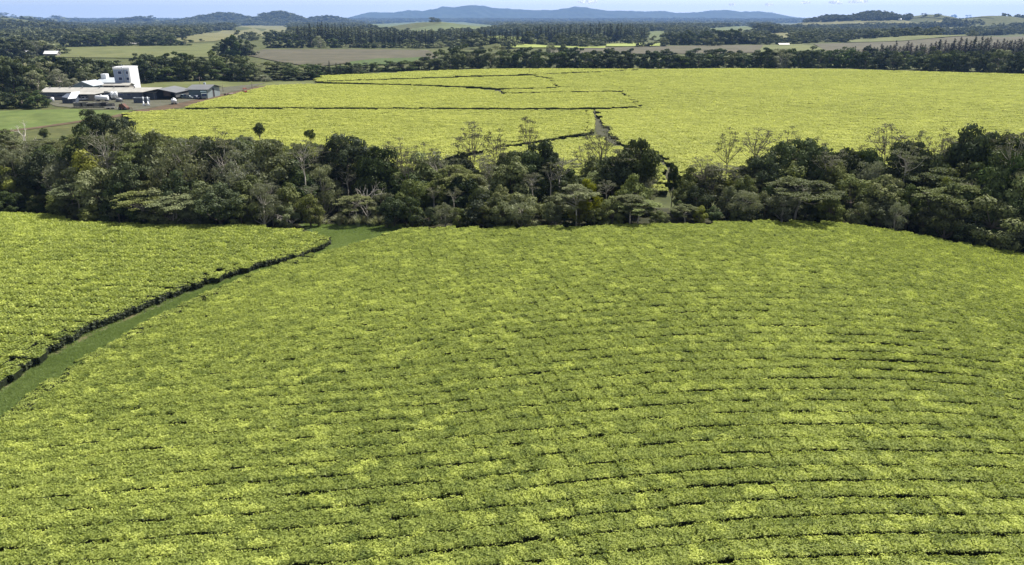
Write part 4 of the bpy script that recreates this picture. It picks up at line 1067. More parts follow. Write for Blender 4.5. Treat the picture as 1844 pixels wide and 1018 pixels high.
NAMES = {'paletrunk': 'feathery_tree', 'high': 'dense_tree', 'lollipop': 'small_tree', 'dense': 'dense_tree', 'olive': 'bushy_tree', 'shrub': 'shrub', 'darkshrub': 'shrub', 'layered': 'layered_tree', 'sparse': 'feathery_tree', 'silver': 'silvery_tree', 'lime': 'bushy_tree', 'bare': 'bare_tree', 'conifer': 'conifer', 'reddish': 'conifer', 'fardense': 'dense_tree', 'farolive': 'bushy_tree', 'farsilver': 'silvery_tree'}
TREES = []          # (root, phrase, px, ...) described once all of them stand
def tree(kind, px, top, Y, group, phrase, wid=None, vi=None, rz=None, htop=None, zoff=0.0):
    """a tree whose foot stands on the ground at distance Y and whose top reaches the sight line of photo pixel (px, top)"""
    q = P(px, top, Y); zb = gz(q.x, Y) + zoff; h = max(0.8, q.z - zb) if htop is None else htop
    i = random.randrange(len(PR[kind])) if vi is None else vi % len(PR[kind])
    me_t, me_c = PR[kind][i]
    s = h / 10.0
    ws = (wid / (2 * NOMW[kind])) if wid else s * random.uniform(.85, 1.15)
    root = empty(NAMES[kind], (q.x, Y, zb), random.uniform(0, 6.28) if rz is None else rz, (ws, ws, s))
    link('trunk', me_t, root); link('branches' if kind == 'bare' else 'crown', me_c, root)
    tag(root, None, CATS.get(kind, 'tree'), group)
    TREES.append([root, kind, phrase, px, h, Y])
    return root

# ------------------------------------------------------------------ the creek belt
edge_px = [(-300, 378), (0, 384), (100, 388), (130, 400), (300, 405), (480, 409), (545, 408), (600, 400), (720, 405), (900, 411), (1100, 408), (1280, 402), (1420, 399), (1500, 402), (1600, 416), (1700, 435), (1844, 459), (2100, 510)]
ex = np.array([e[0] for e in edge_px], float); eY = np.array([G(a, b, .9)[1] for a, b in edge_px])
def edgeY(px): return float(np.interp(px, ex, eY))
SIL = [(-300, 240), (0, 243), (60, 250), (110, 246), (150, 240), (240, 238), (300, 246), (460, 248), (520, 256), (580, 262), (620, 254), (690, 275), (760, 292), (830, 285), (870, 280), (920, 272), (975, 268), (1030, 290), (1090, 280), (1140, 270), (1165, 300), (1180, 350), (1200, 352), (1215, 318), (1250, 305), (1300, 300), (1350, 300), (1400, 272), (1450, 258), (1500, 275), (1550, 270), (1600, 280), (1650, 272), (1700, 285), (1750, 262), (1800, 252), (1844, 250), (2100, 250)]
sx_, sy_ = np.array([a for a, _ in SIL], float), np.array([b for _, b in SIL], float)
def sil(px): return float(np.interp(px, sx_, sy_))
BELT = 'trees of the creek belt'
HERO = [  # kind, px, top, distance behind the field edge, crown width in photo pixels, phrase
 ('sparse', 850, 221, 26, 62, 'tall feathery tree with an open flat crown over pale tea'), ('sparse', 893, 229, 29, 48, 'tall feathery tree with an open flat crown over pale tea'),
 ('sparse', 955, 212, 30, 46, 'tallest feathery tree with a thin vase shaped crown'), ('sparse', 1083, 224, 27, 70, 'dark limbed feathery tree in front of the grey track'),
 ('sparse', 1050, 262, 24, 50, 'thin feathery tree beside the dark limbed one'), ('sparse', 1318, 231, 24, 44, 'tall feathery tree against the largest pale tea field'),
 ('sparse', 1372, 227, 23, 66, 'tall feathery tree against the largest pale tea field'), ('sparse', 1424, 229, 27, 44, 'tall feathery tree against the largest pale tea field'),
 ('sparse', 1470, 246, 29, 50, 'tall feathery tree against the largest pale tea field'), ('sparse', 1600, 225, 25, 80, 'wide feathery tree standing highest at the right of the belt'),
 ('sparse', 1662, 238, 25, 52, 'tall feathery tree against the largest pale tea field'), ('sparse', 1706, 228, 26, 40, 'tall feathery tree against the largest pale tea field'),
 ('sparse', 1748, 236, 28, 46, 'tall feathery tree against the largest pale tea field'), ('sparse', 1822, 235, 30, 50, 'tall feathery tree against the largest pale tea field'),
 ('sparse', 712, 246, 22, 54, 'thin feathery tree over the block with curving rows'), ('sparse', 760, 256, 24, 60, 'thin feathery tree over the block with curving rows'),
 ('sparse', 1560, 262, 20, 50, 'thin feathery tree between two dark round trees'), ('sparse', 1170, 318, 16, 40, 'thin grey tree in the gap of the belt'),
 ('sparse', 165, 262, 18, 60, 'feathery tree with a long white trunk'), ('sparse', 12, 250, 14, 60, 'feathery tree with a long pale trunk at the left end'), ('sparse', 255, 262, 30, 60, 'thin feathery tree behind the dark pair'),
 ('bare', 40, 206, 50, 60, 'bare leafless tree in front of the lawn'), ('bare', 310, 370, 2.5, 50, 'bare pale branched tree at the edge of the left tea field'), ('bare', 520, 368, 3, 56, 'bare bleached tree beside the track clearing'),
 ('bare', 660, 302, 6, 60, 'bare grey limbed tree above the clearing'), ('bare', 1000, 376, 3, 30, 'bare grey tree in front of the dark thicket'), ('bare', 1120, 300, 14, 40, 'bare grey tree beside the dark tree by the gap'),
 ('high', 163, 199, 62, 66, 'tall dark dome shaped tree standing above the belt by the dirt road'), ('high', 216, 213, 60, 46, 'dark round tree beside the taller dome shaped tree'),
 ('high', 620, 250, 18, 120, 'broad dark tree above the track clearing'), ('high', 682, 268, 15, 70, 'dark tree on the right flank of the broad dark tree'),
 ('high', 972, 262, 14, 84, 'large dark tree below the tallest feathery tree'), ('high', 925, 272, 15, 60, 'dark tree left of the large dark tree'),
 ('high', 1150, 254, 13, 80, 'big dark lumpy tree beside the gap in the belt'), ('high', 1105, 285, 12, 66, 'dark tree joined to the big lumpy tree by the gap'), ('high', 1214, 300, 12, 26, 'slim dark tree right of the gap in the belt'),
 ('high', 1445, 250, 14, 105, 'big dark round tree at the foot of the tall feathery trees'), ('high', 1385, 285, 13, 80, 'dark tree on the left flank of the big round tree'), ('high', 1525, 268, 17, 44, 'small dark round tree right of the big round tree'),
 ('high', 1645, 257, 15, 56, 'dark upright tree below the wide feathery tree'), ('high', 1560, 275, 17, 54, 'dark tree between the big round tree and the upright one'),
 ('high', 1770, 240, 18, 66, 'high dark tree near the right end of the belt'), ('high', 1825, 246, 16, 74, 'high dark tree at the very right of the belt'), ('high', 1745, 258, 20, 50, 'dark tree left of the high dark tree'),
 ('olive', 1285, 298, 12, 84, 'dome shaped olive tree right of the gap'), ('olive', 1345, 318, 9, 60, 'olive tree beside the dome shaped olive tree'),
 ('layered', 1440, 322, 4, 130, 'wide layered tree with flat pads of leaves at the field edge'), ('silver', 1345, 340, 3.5, 70, 'grey leafed tree left of the wide layered one at the field edge'),
 ('layered', 1040, 335, 3, 80, 'layered tree with a white curved trunk'), ('layered', 640, 352, 3.5, 70, 'pale layered tree under the broad dark tree'), ('layered', 250, 345, 3, 100, 'layered tree at the edge of the left tea field'),
 ('layered', 310, 352, 2.6, 110, 'low layered tree at the edge of the left tea field'), ('layered', 455, 300, 16, 110, 'layered olive tree above the left tea field'), ('layered', 100, 270, 26, 130, 'layered pale tree near the left end'),
 ('layered', 60, 255, 34, 110, 'high layered pale tree near the left end'), ('layered', 130, 330, 6, 90, 'low layered pale tree near the left end'), ('olive', 1600, 320, 7, 90, 'rounded olive tree on the right slope'), ('layered', 1720, 335, 7, 140, 'layered grey tree on the right slope'), ('layered', 1680, 300, 13, 120, 'layered grey tree behind the right slope'),
 ('olive', 1790, 300, 12, 100, 'rounded olive tree at the right end'), ('olive', 1245, 306, 12, 60, 'olive tree just right of the slim dark tree'), ('olive', 1232, 330, 8, 50, 'low olive tree just right of the belt gap'), ('layered', 1150, 362, 2.5, 84, 'low layered tree before the gap'), ('layered', 230, 275, 30, 120, 'layered tree behind the lime bush'), ('layered', 820, 300, 14, 90, 'layered grey tree under the feathery pair'),
 ('lime', 208, 308, 12, 60, 'yellow green tree among dark ones'), ('lime', 555, 352, 3.5, 56, 'bright green bush at the clearing corner'), ('lime', 1062, 325, 5, 50, 'yellow green bush beside the layered white trunked tree'), ('lime', 1700, 322, 10, 46, 'small bright green crown on the right slope'), ('lime', 1262, 372, 2.5, 34, 'small lime bush at the field edge'),
 ('silver', 320, 306, 14, 46, 'pale silvery round bush in the dark canopy'), ('silver', 485, 330, 9, 54, 'silvery grey bush above the clearing'), ('silver', 940, 350, 3, 80, 'silvery leafed round tree at the field edge'), ('silver', 155, 312, 12, 40, 'silvery upright bush beside the white trunk'), ('silver', 800, 366, 2.6, 50, 'silvery bush at the field edge right of the clearing'),
 ('darkshrub', 20, 340, 6, 70, 'dark bush low at the left end beside the left tea field'), ('shrub', 72, 346, 5, 66, 'olive bush low at the left end beside the left tea field'), ('olive', 45, 312, 12, 66, 'olive tree low in the belt at the left end'), ('dense', 95, 322, 9, 60, 'dark tree low in the belt at the left end'), ('silver', 5, 300, 14, 50, 'silvery tree at the left picture edge'),
 ('lollipop', 465, 223, 72, 22, 'small lone tree with a round head on a thin stem'), ('lollipop', 557, 233, 62, 21, 'small lone tree with a rounded crown and short stem'),
]
for (kd, px, tp, dY, wp, ph) in HERO:
    Y = edgeY(px) + dY
    dep = Y * cP + (H - 6) * sP
    tree(kd, px, tp, Y, BELT, ph, wid=max(wp / F * dep * (1.05 if kd != 'sparse' else 1.2), (.72 * (P(px, tp, Y).z - gz(P(px, tp, Y).x, Y)) if kd == 'high' and wp > 30 else 0)))
ADJ = {'paletrunk': 'pale trunked tree', 'dense': 'dark round tree', 'olive': 'olive bushy tree', 'shrub': 'low olive shrub', 'darkshrub': 'low dark shrub', 'layered': 'flat layered tree', 'silver': 'silvery grey tree', 'lime': 'yellow green tree', 'sparse': 'thin feathery tree', 'bare': 'bare grey tree'}
def seg(px):
    for lim, nm in [(110, 'at left end'), (250, 'below white tower'), (380, 'below red tractor'), (520, 'below small lone tree'), (720, 'by track clearing'),
                    (910, 'under feathery pair'), (1020, 'near tallest feathery tree'), (1130, 'below grey track'), (1230, 'by belt gap'), (1400, 'by dome shaped tree'), (1530, 'by big round tree'), (1690, 'below wide feathery tree')]:
        if px < lim: return nm
    return 'at right end'
rb = random.Random(21)
def fill(rowname, d0, d1, step, topf, kinds, x0=-160, x1=2180, skip=None, wf=(.75, 1.15)):
    px = x0
    while px < x1:
        px += step * rb.uniform(.7, 1.35)
        if skip and skip(px): continue
        Y = edgeY(px) + rb.uniform(d0, d1); tp = topf(px)
        kd = rb.choices([k for k, _ in kinds], [w_ for _, w_ in kinds])[0]
        q = P(px, tp, Y); h = q.z - gz(q.x, Y)
        if h < 1.2: continue
        wd = max(2.2, min(h * rb.uniform(*wf), 11))
        if kd in ('shrub', 'darkshrub'): wd = max(wd, 3.0)
        if kd in ('sparse', 'paletrunk'): wd = h * .5
        ph = '%s, %s row of creek belt %s' % (ADJ[kd], rowname, seg(px))
        tree(kd, px, tp, Y, BELT, ph, wid=wd)
for px_ in (180, 330, 395, 540, 600, 735, 790, 905, 1010, 1120, 1265, 1300, 1500, 1640, 1725, 1780, 1838):
    kd = 'sparse' if px_ % 2 else 'paletrunk'; Y_ = edgeY(px_) + rb.uniform(9, 20); tp_ = sil(px_) - rb.uniform(8, 24)
    tree(kd, px_, tp_, Y_, BELT, 'airy grey crowned tree rising over the belt ' + seg(px_), wid=rb.uniform(5.0, 7.5))
gap = lambda px: 1158 < px < 1206
clr = lambda px: 555 < px < 705
fill('front', 2.6, 4.0, 40, lambda p: sil(p) + (400 - sil(p)) * rb.uniform(.52, .80) + (30 if p > 1600 else 0) * rb.uniform(.3, 1), [('darkshrub', 4), ('shrub', 4), ('olive', 3), ('layered', .8), ('dense', 2), ('silver', 1.4), ('lime', .5)], skip=clr, wf=(.9, 1.4))
fill('second', 5.5, 9, 44, lambda p: sil(p) + (400 - sil(p)) * rb.uniform(.30, .58), [('dense', 4), ('olive', 4), ('layered', 1.2), ('paletrunk', 2), ('silver', 1), ('shrub', 1), ('lime', .3)], skip=lambda p: gap(p) or 590 < p < 660)
fill('third', 10, 15, 42, lambda p: sil(p) + rb.uniform(4, 42), [('dense', 4), ('olive', 4), ('layered', 1.2), ('silver', 1.2), ('paletrunk', 2), ('lime', .4)], skip=gap)
fill('back', 17, 24, 42, lambda p: sil(p) + rb.uniform(-10, 22), [('dense', 3), ('olive', 4), ('layered', 1.2), ('paletrunk', 1.5)], skip=lambda p: 1140 < p < 1330)
fill('far back', 27, 36, 46, lambda p: sil(p) + rb.uniform(0, 18), [('olive', 4), ('layered', 1.5), ('dense', 2), ('paletrunk', 1), ('silver', 1)], x1=620)
fill('rear', 40, 52, 46, lambda p: sil(p) + rb.uniform(-2, 10), [('olive', 4), ('layered', 2), ('dense', 2)], x1=560)
fill('understorey', 4, 12, 34, lambda p: 404 - rb.uniform(24, 52) + (26 if p > 1640 else 0), [('darkshrub', 3), ('shrub', 3)], skip=clr, wf=(1.2, 1.8))
fill('inner', 12, 22, 34, lambda p: sil(p) + rb.uniform(40, 80), [('darkshrub', 3), ('olive', 3), ('dense', 2)], x0=560, skip=lambda p: 1150 < p < 1210, wf=(1.0, 1.5))
fill('roadside', 74, 100, 26, lambda p: 236 + rb.uniform(-6, 10), [('olive', 4), ('shrub', 3), ('silver', 1), ('dense', 1)], x1=205, wf=(1.0, 1.5))
fill('rearmost', 58, 72, 50, lambda p: sil(p) + rb.uniform(-4, 5), [('olive', 4), ('shrub', 3), ('dense', 1)], x1=480, wf=(1.0, 1.5))
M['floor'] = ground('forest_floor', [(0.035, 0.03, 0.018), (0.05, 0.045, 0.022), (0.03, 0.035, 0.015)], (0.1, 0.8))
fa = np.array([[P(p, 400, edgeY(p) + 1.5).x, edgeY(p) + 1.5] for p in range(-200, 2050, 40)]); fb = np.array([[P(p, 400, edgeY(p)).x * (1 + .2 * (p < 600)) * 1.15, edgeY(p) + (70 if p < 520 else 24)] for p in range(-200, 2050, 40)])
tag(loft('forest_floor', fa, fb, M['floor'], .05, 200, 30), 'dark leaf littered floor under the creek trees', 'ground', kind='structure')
# reed tufts where the track meets the creek
def reed_mesh(seed):
    r = np.random.default_rng(seed); V = []; T = []
    for i in range(130):
        a = r.uniform(0, 6.28); k = r.uniform(.1, 1); L = r.uniform(.9, 1.7)
        o = np.array([math.cos(a), math.sin(a), 0]); sd = np.array([-math.sin(a), math.cos(a), 0]) * r.uniform(.03, .06)
        p = o * .15 * k; pts = [p + o * (k * .75 * t * t) * L * .7 + np.array([0, 0, L * (t - .35 * k * t * t)]) for t in (0, .4, .75, 1.)]
        for j in range(3):
            w0, w1 = 1 - j * .28, 1 - (j + 1) * .28
            V.append([pts[j] - sd * w0, pts[j] + sd * w0, pts[j + 1] + sd * w1, pts[j + 1] - sd * w1]); T.append(r.uniform(.2, 1))
    return quadmesh('reed_tuft', np.array(V), np.array(T), LM['reed'])
REED = [reed_mesh(i) for i in range(3)]
rt = []
for i in range(26):
    px = rb.uniform(572, 716); Y = edgeY(px) + rb.uniform(1.5, 5.5); x = P(px, 400, Y).x
    o = link('reed_tuft', REED[i % 3], None, (x, Y, gz(x, Y))); o.rotation_euler[2] = rb.uniform(0, 6)
    s = rb.uniform(.8, 1.5); o.scale = (s, s, s * rb.uniform(.8, 1.1)); rt.append((px, o))
    tag(o, None, 'reed tuft', 'reed tufts at the track clearing')

# ------------------------------------------------------------------ far paddocks
def paddock(name, label, top, bot, mat, off=0.5, cat='paddock'):
    return strip(name, label, top, bot, mat, off, 60, 14, cat=cat)
paddock('paddock', 'pale green paddock behind the factory trees', [(95, 86), (200, 82), (385, 79)], [(100, 104), (250, 106), (400, 104)], M['paddock'])
paddock('ploughed_field', 'bare brown field left of centre beyond the far belt', [(440, 100), (475, 90), (620, 89.5), (770, 91)], [(560, 122), (600, 118), (690, 112), (790, 106)], M['plough'])
paddock('weedy_patch', 'green weedy patch at the lower side of the bare brown field', [(630, 113), (680, 107), (760, 104)], [(630, 121), (690, 118), (770, 113)], M['track_grass'], .8)
paddock('paddock', 'tan sloping paddock on a low rise left of centre', [(305, 70), (345, 60), (400, 55), (436, 56)], [(330, 78), (385, 75), (430, 68), (445, 62)], M['dry_paddock'])
paddock('paddock', 'tan paddock left of the conifer plantation', [(428, 47), (470, 45.5), (522, 47)], [(420, 62), (470, 66), (522, 62)], M['dry_paddock'])
paddock('grass_hill', 'smooth grassy hill in the middle distance', [(640, 46), (700, 42), (760, 39.5), (840, 40.5), (915, 47)], [(640, 52), (700, 56), (780, 57), (850, 56), (925, 53)], M['hill_grass'], 1.0, 'hill')
paddock('bright_field', 'bright yellow green field strip among far trees', [(840, 69), (890, 66), (945, 68), (980, 74)], [(846, 72), (890, 72), (940, 75), (985, 80)], M['bright'], 1.0, 'field')
paddock('bright_field', 'bright yellow green field strip right of the plantation foot', [(1092, 81), (1140, 78.5), (1188, 79)], [(1092, 85), (1140, 85), (1188, 84)], M['bright'], 1.0, 'field')
paddock('bright_field', 'thin pale strip of bright field in front of far trees', [(900, 85), (1000, 84), (1090, 85)], [(900, 88), (1000, 87.5), (1090, 88)], M['bright'], 1.0, 'field')
paddock('ploughed_field', 'flat brown field right of centre beyond the far belt', [(985, 88.5), (1195, 84), (1300, 82.5), (1385, 82)], [(985, 97), (1195, 98), (1300, 97), (1385, 95)], M['plough'])
paddock('paddock', 'green paddock by the white farm house', [(1375, 82), (1440, 80), (1475, 86)], [(1360, 110), (1420, 108), (1520, 102)], M['paddock'], .55)
paddock('ploughed_field', 'wide brown field on the right below a yellow strip', [(1465, 80), (1560, 77), (1700, 69), (1900, 62)], [(1490, 99), (1600, 98), (1700, 94), (1900, 88)], M['plough'], .6)
paddock('bright_field', 'long yellow green strip above the brown field on the right', [(1528, 74), (1600, 68), (1740, 63)], [(1525, 78), (1620, 75.5), (1745, 66)], M['paddock'], 1.2, 'field')
paddock('paddock', 'pale grass slope between far woods right of centre', [(1268, 53), (1300, 48.5), (1345, 47)], [(1275, 57), (1320, 59), (1370, 58.5)], M['hill_grass'], 1.0)
paddock('paddock', 'tan bare patch between far woods', [(1378, 62), (1412, 59.5), (1425, 62)], [(1385, 67), (1410, 70), (1428, 68)], M['dry_paddock'], 1.0)
paddock('paddock', 'long pale paddock below the wooded hill on the right', [(1385, 43), (1480, 40), (1600, 36.5), (1700, 36)], [(1390, 48), (1480, 47), (1600, 44), (1700, 43)], M['dry_paddock'], 1.2)
paddock('paddock', 'pale green strip between tree lines on the right', [(1570, 53), (1650, 51), (1780, 48)], [(1570, 55.5), (1650, 54), (1780, 52)], M['dry_paddock'], 1.2)
paddock('paddock', 'grassy hill top on the right horizon', [(1640, 27.5), (1700, 27), (1760, 29)], [(1640, 34), (1700, 35), (1790, 34)], M['hill_grass'], 1.2)
paddock('paddock', 'green slope right of the conifer plantation', [(1165, 58), (1185, 56), (1200, 58)], [(1170, 72), (1185, 74), (1200, 74)], M['hill_grass'], 1.0)
paddock('paddock', 'small pale paddock behind the left factory trees', [(40, 112), (95, 108)], [(45, 121), (80, 120)], M['dry_paddock'], .6)
paddock('rough_ground', 'scrubby pale ground between the sheds and the far trees', [(250, 152), (350, 147), (480, 149), (565, 146)], [(250, 162), (350, 160), (470, 156), (565, 152)], M['paddock'], .10)
CLEAR_PX = [[(95, 84), (385, 79), (400, 105), (250, 107), (100, 105)], [(440, 100), (475, 90), (770, 90), (790, 106), (690, 112), (560, 122)], [(305, 72), (400, 55), (436, 56), (445, 62), (385, 76), (330, 78)],
 [(425, 47), (522, 46), (522, 62), (470, 66), (420, 62)], [(650, 45), (760, 40), (840, 41), (912, 48), (850, 57), (700, 57)], [(840, 69), (890, 66), (980, 73), (985, 80), (900, 75)], [(1092, 81), (1188, 79), (1188, 84), (1092, 85)],
 [(985, 88), (1385, 82), (1385, 96), (985, 98)], [(1375, 82), (1475, 80), (1520, 102), (1420, 110), (1360, 110)], [(1465, 80), (1560, 76), (1700, 68), (1900, 60), (1900, 88), (1490, 100)], [(1525, 74), (1740, 62), (1745, 66), (1525, 78)],
 [(1268, 53), (1345, 46), (1372, 59), (1275, 58)], [(1376, 62), (1425, 59), (1428, 70), (1385, 69)], [(1385, 43), (1600, 36), (1700, 35.5), (1700, 43), (1480, 47), (1390, 48)], [(1570, 53), (1780, 48), (1780, 52), (1570, 56)], [(1640, 27), (1760, 27), (1790, 34), (1640, 35)], [(1164, 58), (1200, 56), (1200, 75), (1170, 73)], [(40, 112), (95, 108), (80, 121), (45, 122)]]

# ------------------------------------------------------------------ trees beyond the tea, one by one
def row(base, tops, n, kinds, group, phrase, wpx, jit=3, dj=(0, 12), seed=1):
    """n trees along a base line (photo pixels); tops gives the sky line"""
    r = random.Random(seed)
    bx, by = [p[0] for p in base], [p[1] for p in base]; tx, ty = [p[0] for p in tops], [p[1] for p in tops]
    for i in range(n):
        px = bx[0] + (bx[-1] - bx[0]) * (i + .5) / n + r.uniform(-jit, jit)
        Y = G(px, float(np.interp(px, bx, by)))[1] + r.uniform(*dj)
        tp = float(np.interp(px, tx, ty)) + r.uniform(-.16, .3) * (by[0] - ty[0]) * (.5 if 'lantation' in group else 1)
        kd = r.choices([k for k, _ in kinds], [w_ for _, w_ in kinds])[0]
        wd = r.uniform(*wpx) / F * Y
        tree(kd, px, tp, Y, group, phrase(px, kd) if callable(phrase) else phrase, wid=wd)
KA = {'fardense': 'dark round tree', 'farolive': 'olive round tree', 'farsilver': 'grey green tree', 'conifer': 'dark pointed conifer', 'reddish': 'reddish brown pointed conifer', 'sparse': 'thin tree'}
FB = 'trees of the belt beyond the tea fields'
ph1 = lambda px, kd: '%s in far belt, %s' % (KA[kd], 'left of centre' if px < 900 else ('at the middle' if px < 1200 else ('below the farm house' if px < 1530 else 'below the brown field')))
K1 = [('fardense', 5), ('farolive', 4), ('farsilver', .5)]
row([(565, 137), (640, 134), (760, 128), (870, 124), (1000, 123), (1160, 124.5), (1320, 123), (1520, 123.5), (1700, 129), (1900, 136)], [(565, 115), (600, 112), (700, 112), (760, 100), (850, 92), (960, 90), (1060, 92), (1200, 93), (1360, 90), (1420, 88), (1480, 86), (1520, 92), (1600, 96), (1700, 92), (1844, 92), (1900, 92)], 78, K1, FB, ph1, (26, 48), 5, (2, 14), 3)
row([(760, 124), (870, 121), (1000, 120), (1160, 120), (1320, 119), (1560, 119), (1700, 123), (1900, 128)], [(760, 92), (850, 80), (960, 82), (1060, 86), (1200, 88), (1360, 86), (1420, 86), (1480, 84), (1520, 82), (1600, 90), (1900, 86)], 56, K1, FB, lambda px, kd: ph1(px, kd).replace('in far belt', 'in second row of far belt'), (28, 46), 6, (18, 40), 5)
RC = 'reddish conifers on the right'
row([(1530, 112), (1620, 111), (1700, 112), (1844, 114), (1900, 114)], [(1530, 84), (1560, 80), (1640, 76), (1665, 84), (1700, 74), (1740, 68), (1800, 70), (1844, 72), (1900, 72)], 70, [('reddish', 3), ('conifer', 3)], RC, lambda px, kd: KA[kd] + ' in the stand below the right brown field', (22, 32), 3, (-20, 40), 7)
FC = 'trees behind the factory'
ph2 = lambda px, kd: '%s behind the factory, %s' % (KA[kd], 'left of the tower' if px < 205 else ('right of the tower' if px < 345 else 'behind the right shed'))
row([(-40, 178), (40, 172), (130, 160), (240, 152), (350, 147), (480, 147), (570, 148)], [(-40, 105), (40, 108), (100, 120), (130, 112), (190, 112), (240, 104), (330, 98), (390, 104), (440, 112), (500, 113), (540, 110), (570, 118)], 40, [('fardense', 4), ('farolive', 4), ('farsilver', 1)], FC, ph2, (34, 56), 6, (4, 25), 9)
row([(-40, 165), (60, 150), (130, 148), (240, 142), (350, 138), (480, 138), (560, 140)], [(-40, 98), (40, 100), (130, 106), (190, 104), (240, 98), (330, 94), (390, 100), (440, 106), (500, 108), (560, 112)], 26, [('fardense', 4), ('farolive', 4), ('farsilver', 1)], FC, lambda px, kd: ph2(px, kd).replace('behind the factory', 'in rear row behind factory'), (36, 56), 6, (15, 50), 10)
GT = 'grey trees left of the factory'
for px, tp, by, w_ in [(78, 108, 160, 46), (105, 122, 165, 44), (60, 128, 168, 44), (128, 140, 164, 30)]:
    tree('farsilver', px, tp, G(px, by)[1], GT, 'grey leafed tree at the left of the factory', wid=w_ / F * 340)
for px, tp, by, w_, ph in [(30, 152, 194, 60, 'dark bushy tree on the lawn beside the long shed, larger one'), (62, 164, 195, 44, 'dark bushy tree on the lawn beside the long shed, smaller one'), (-5, 158, 195, 50, 'dark bushy tree at the left edge of the lawn')]:
    tree('darkshrub', px, tp, G(px, by)[1], 'dark trees on the lawn', ph, wid=w_ / F * 290)
row([(565, 141), (640, 138)], [(565, 118), (590, 112), (610, 108), (640, 120)], 7, [('conifer', 2), ('fardense', 1)], FC, lambda px, kd: KA[kd] + ' at the left corner of the far tea strips', (12, 20), 3, (3, 20), 12)
# clump on the ploughed field's left, and along its back edge
ph3 = lambda px, kd: KA[kd] + ' in the clump left of the brown field'
row([(390, 101), (455, 101)], [(390, 76), (415, 64), (440, 72), (455, 84)], 9, K1, 'clump left of the brown field', ph3, (22, 34), 3, (-10, 15), 13)
row([(478, 88), (560, 87), (660, 87), (760, 88), (850, 84), (960, 82), (1090, 83)], [(478, 62), (520, 64), (600, 66), (660, 72), (740, 74), (800, 76), (860, 80), (960, 76), (1000, 72), (1090, 72)], 34, K1, 'trees along the back of the brown field', lambda px, kd: KA[kd] + (' along the back of the brown field, left' if px < 780 else ' along the foot of the plantation'), (22, 36), 4, (0, 30), 14)
PL = 'conifers of the plantation'
row([(530, 84), (640, 84), (760, 83), (900, 79), (1050, 78), (1165, 78)], [(530, 44), (580, 42), (620, 46), (680, 52), (760, 54), (860, 53), (930, 54), (960, 48), (1050, 45), (1140, 41), (1165, 52)], 120, [('conifer', 1)], PL, lambda px, kd: 'dark pointed conifer of the plantation, ' + ('left end' if px < 660 else ('lower middle' if px < 950 else 'tall right end')), (11, 17), 2, (0, 30), 15)
row([(110, 86), (230, 84), (340, 83)], [(110, 62), (150, 58), (200, 60), (240, 60), (300, 66), (340, 74)], 17, K1, 'trees along the pale paddock', lambda px, kd: KA[kd] + ' along the back of the pale paddock', (22, 36), 4, (0, 30), 16)
row([(-20, 108), (40, 106), (105, 100)], [(-20, 72), (40, 66), (80, 76), (105, 84)], 10, K1, 'trees at the left of the pale paddock', lambda px, kd: KA[kd] + ' at the left end of the pale paddock', (26, 40), 4, (0, 30), 17)
row([(1195, 82), (1300, 81), (1370, 80)], [(1195, 62), (1230, 55), (1300, 54), (1340, 54), (1370, 64)], 16, K1, 'trees behind the right brown field', lambda px, kd: KA[kd] + ' behind the flat brown field right of centre', (22, 34), 4, (0, 30), 18)
row([(1375, 82), (1470, 78), (1530, 76)], [(1375, 70), (1450, 72), (1530, 64)], 9, K1, 'trees by the farm house', lambda px, kd: KA[kd] + ' around the white farm house', (16, 26), 4, (-10, 30), 19)
for px, tp, by in [(330, 62, 71), (362, 70, 75), (448, 60, 64), (460, 66, 72), (505, 58, 62), (1690, 24, 29), (1720, 25, 30), (1745, 27, 31), (1665, 24, 29)]:
    Y = G(px, by)[1]; tree('fardense', px, tp, Y, 'lone paddock trees', 'lone round tree standing on a paddock ' + ('left of the plantation' if px < 600 else 'on the right hill top'), wid=12 / F * Y)

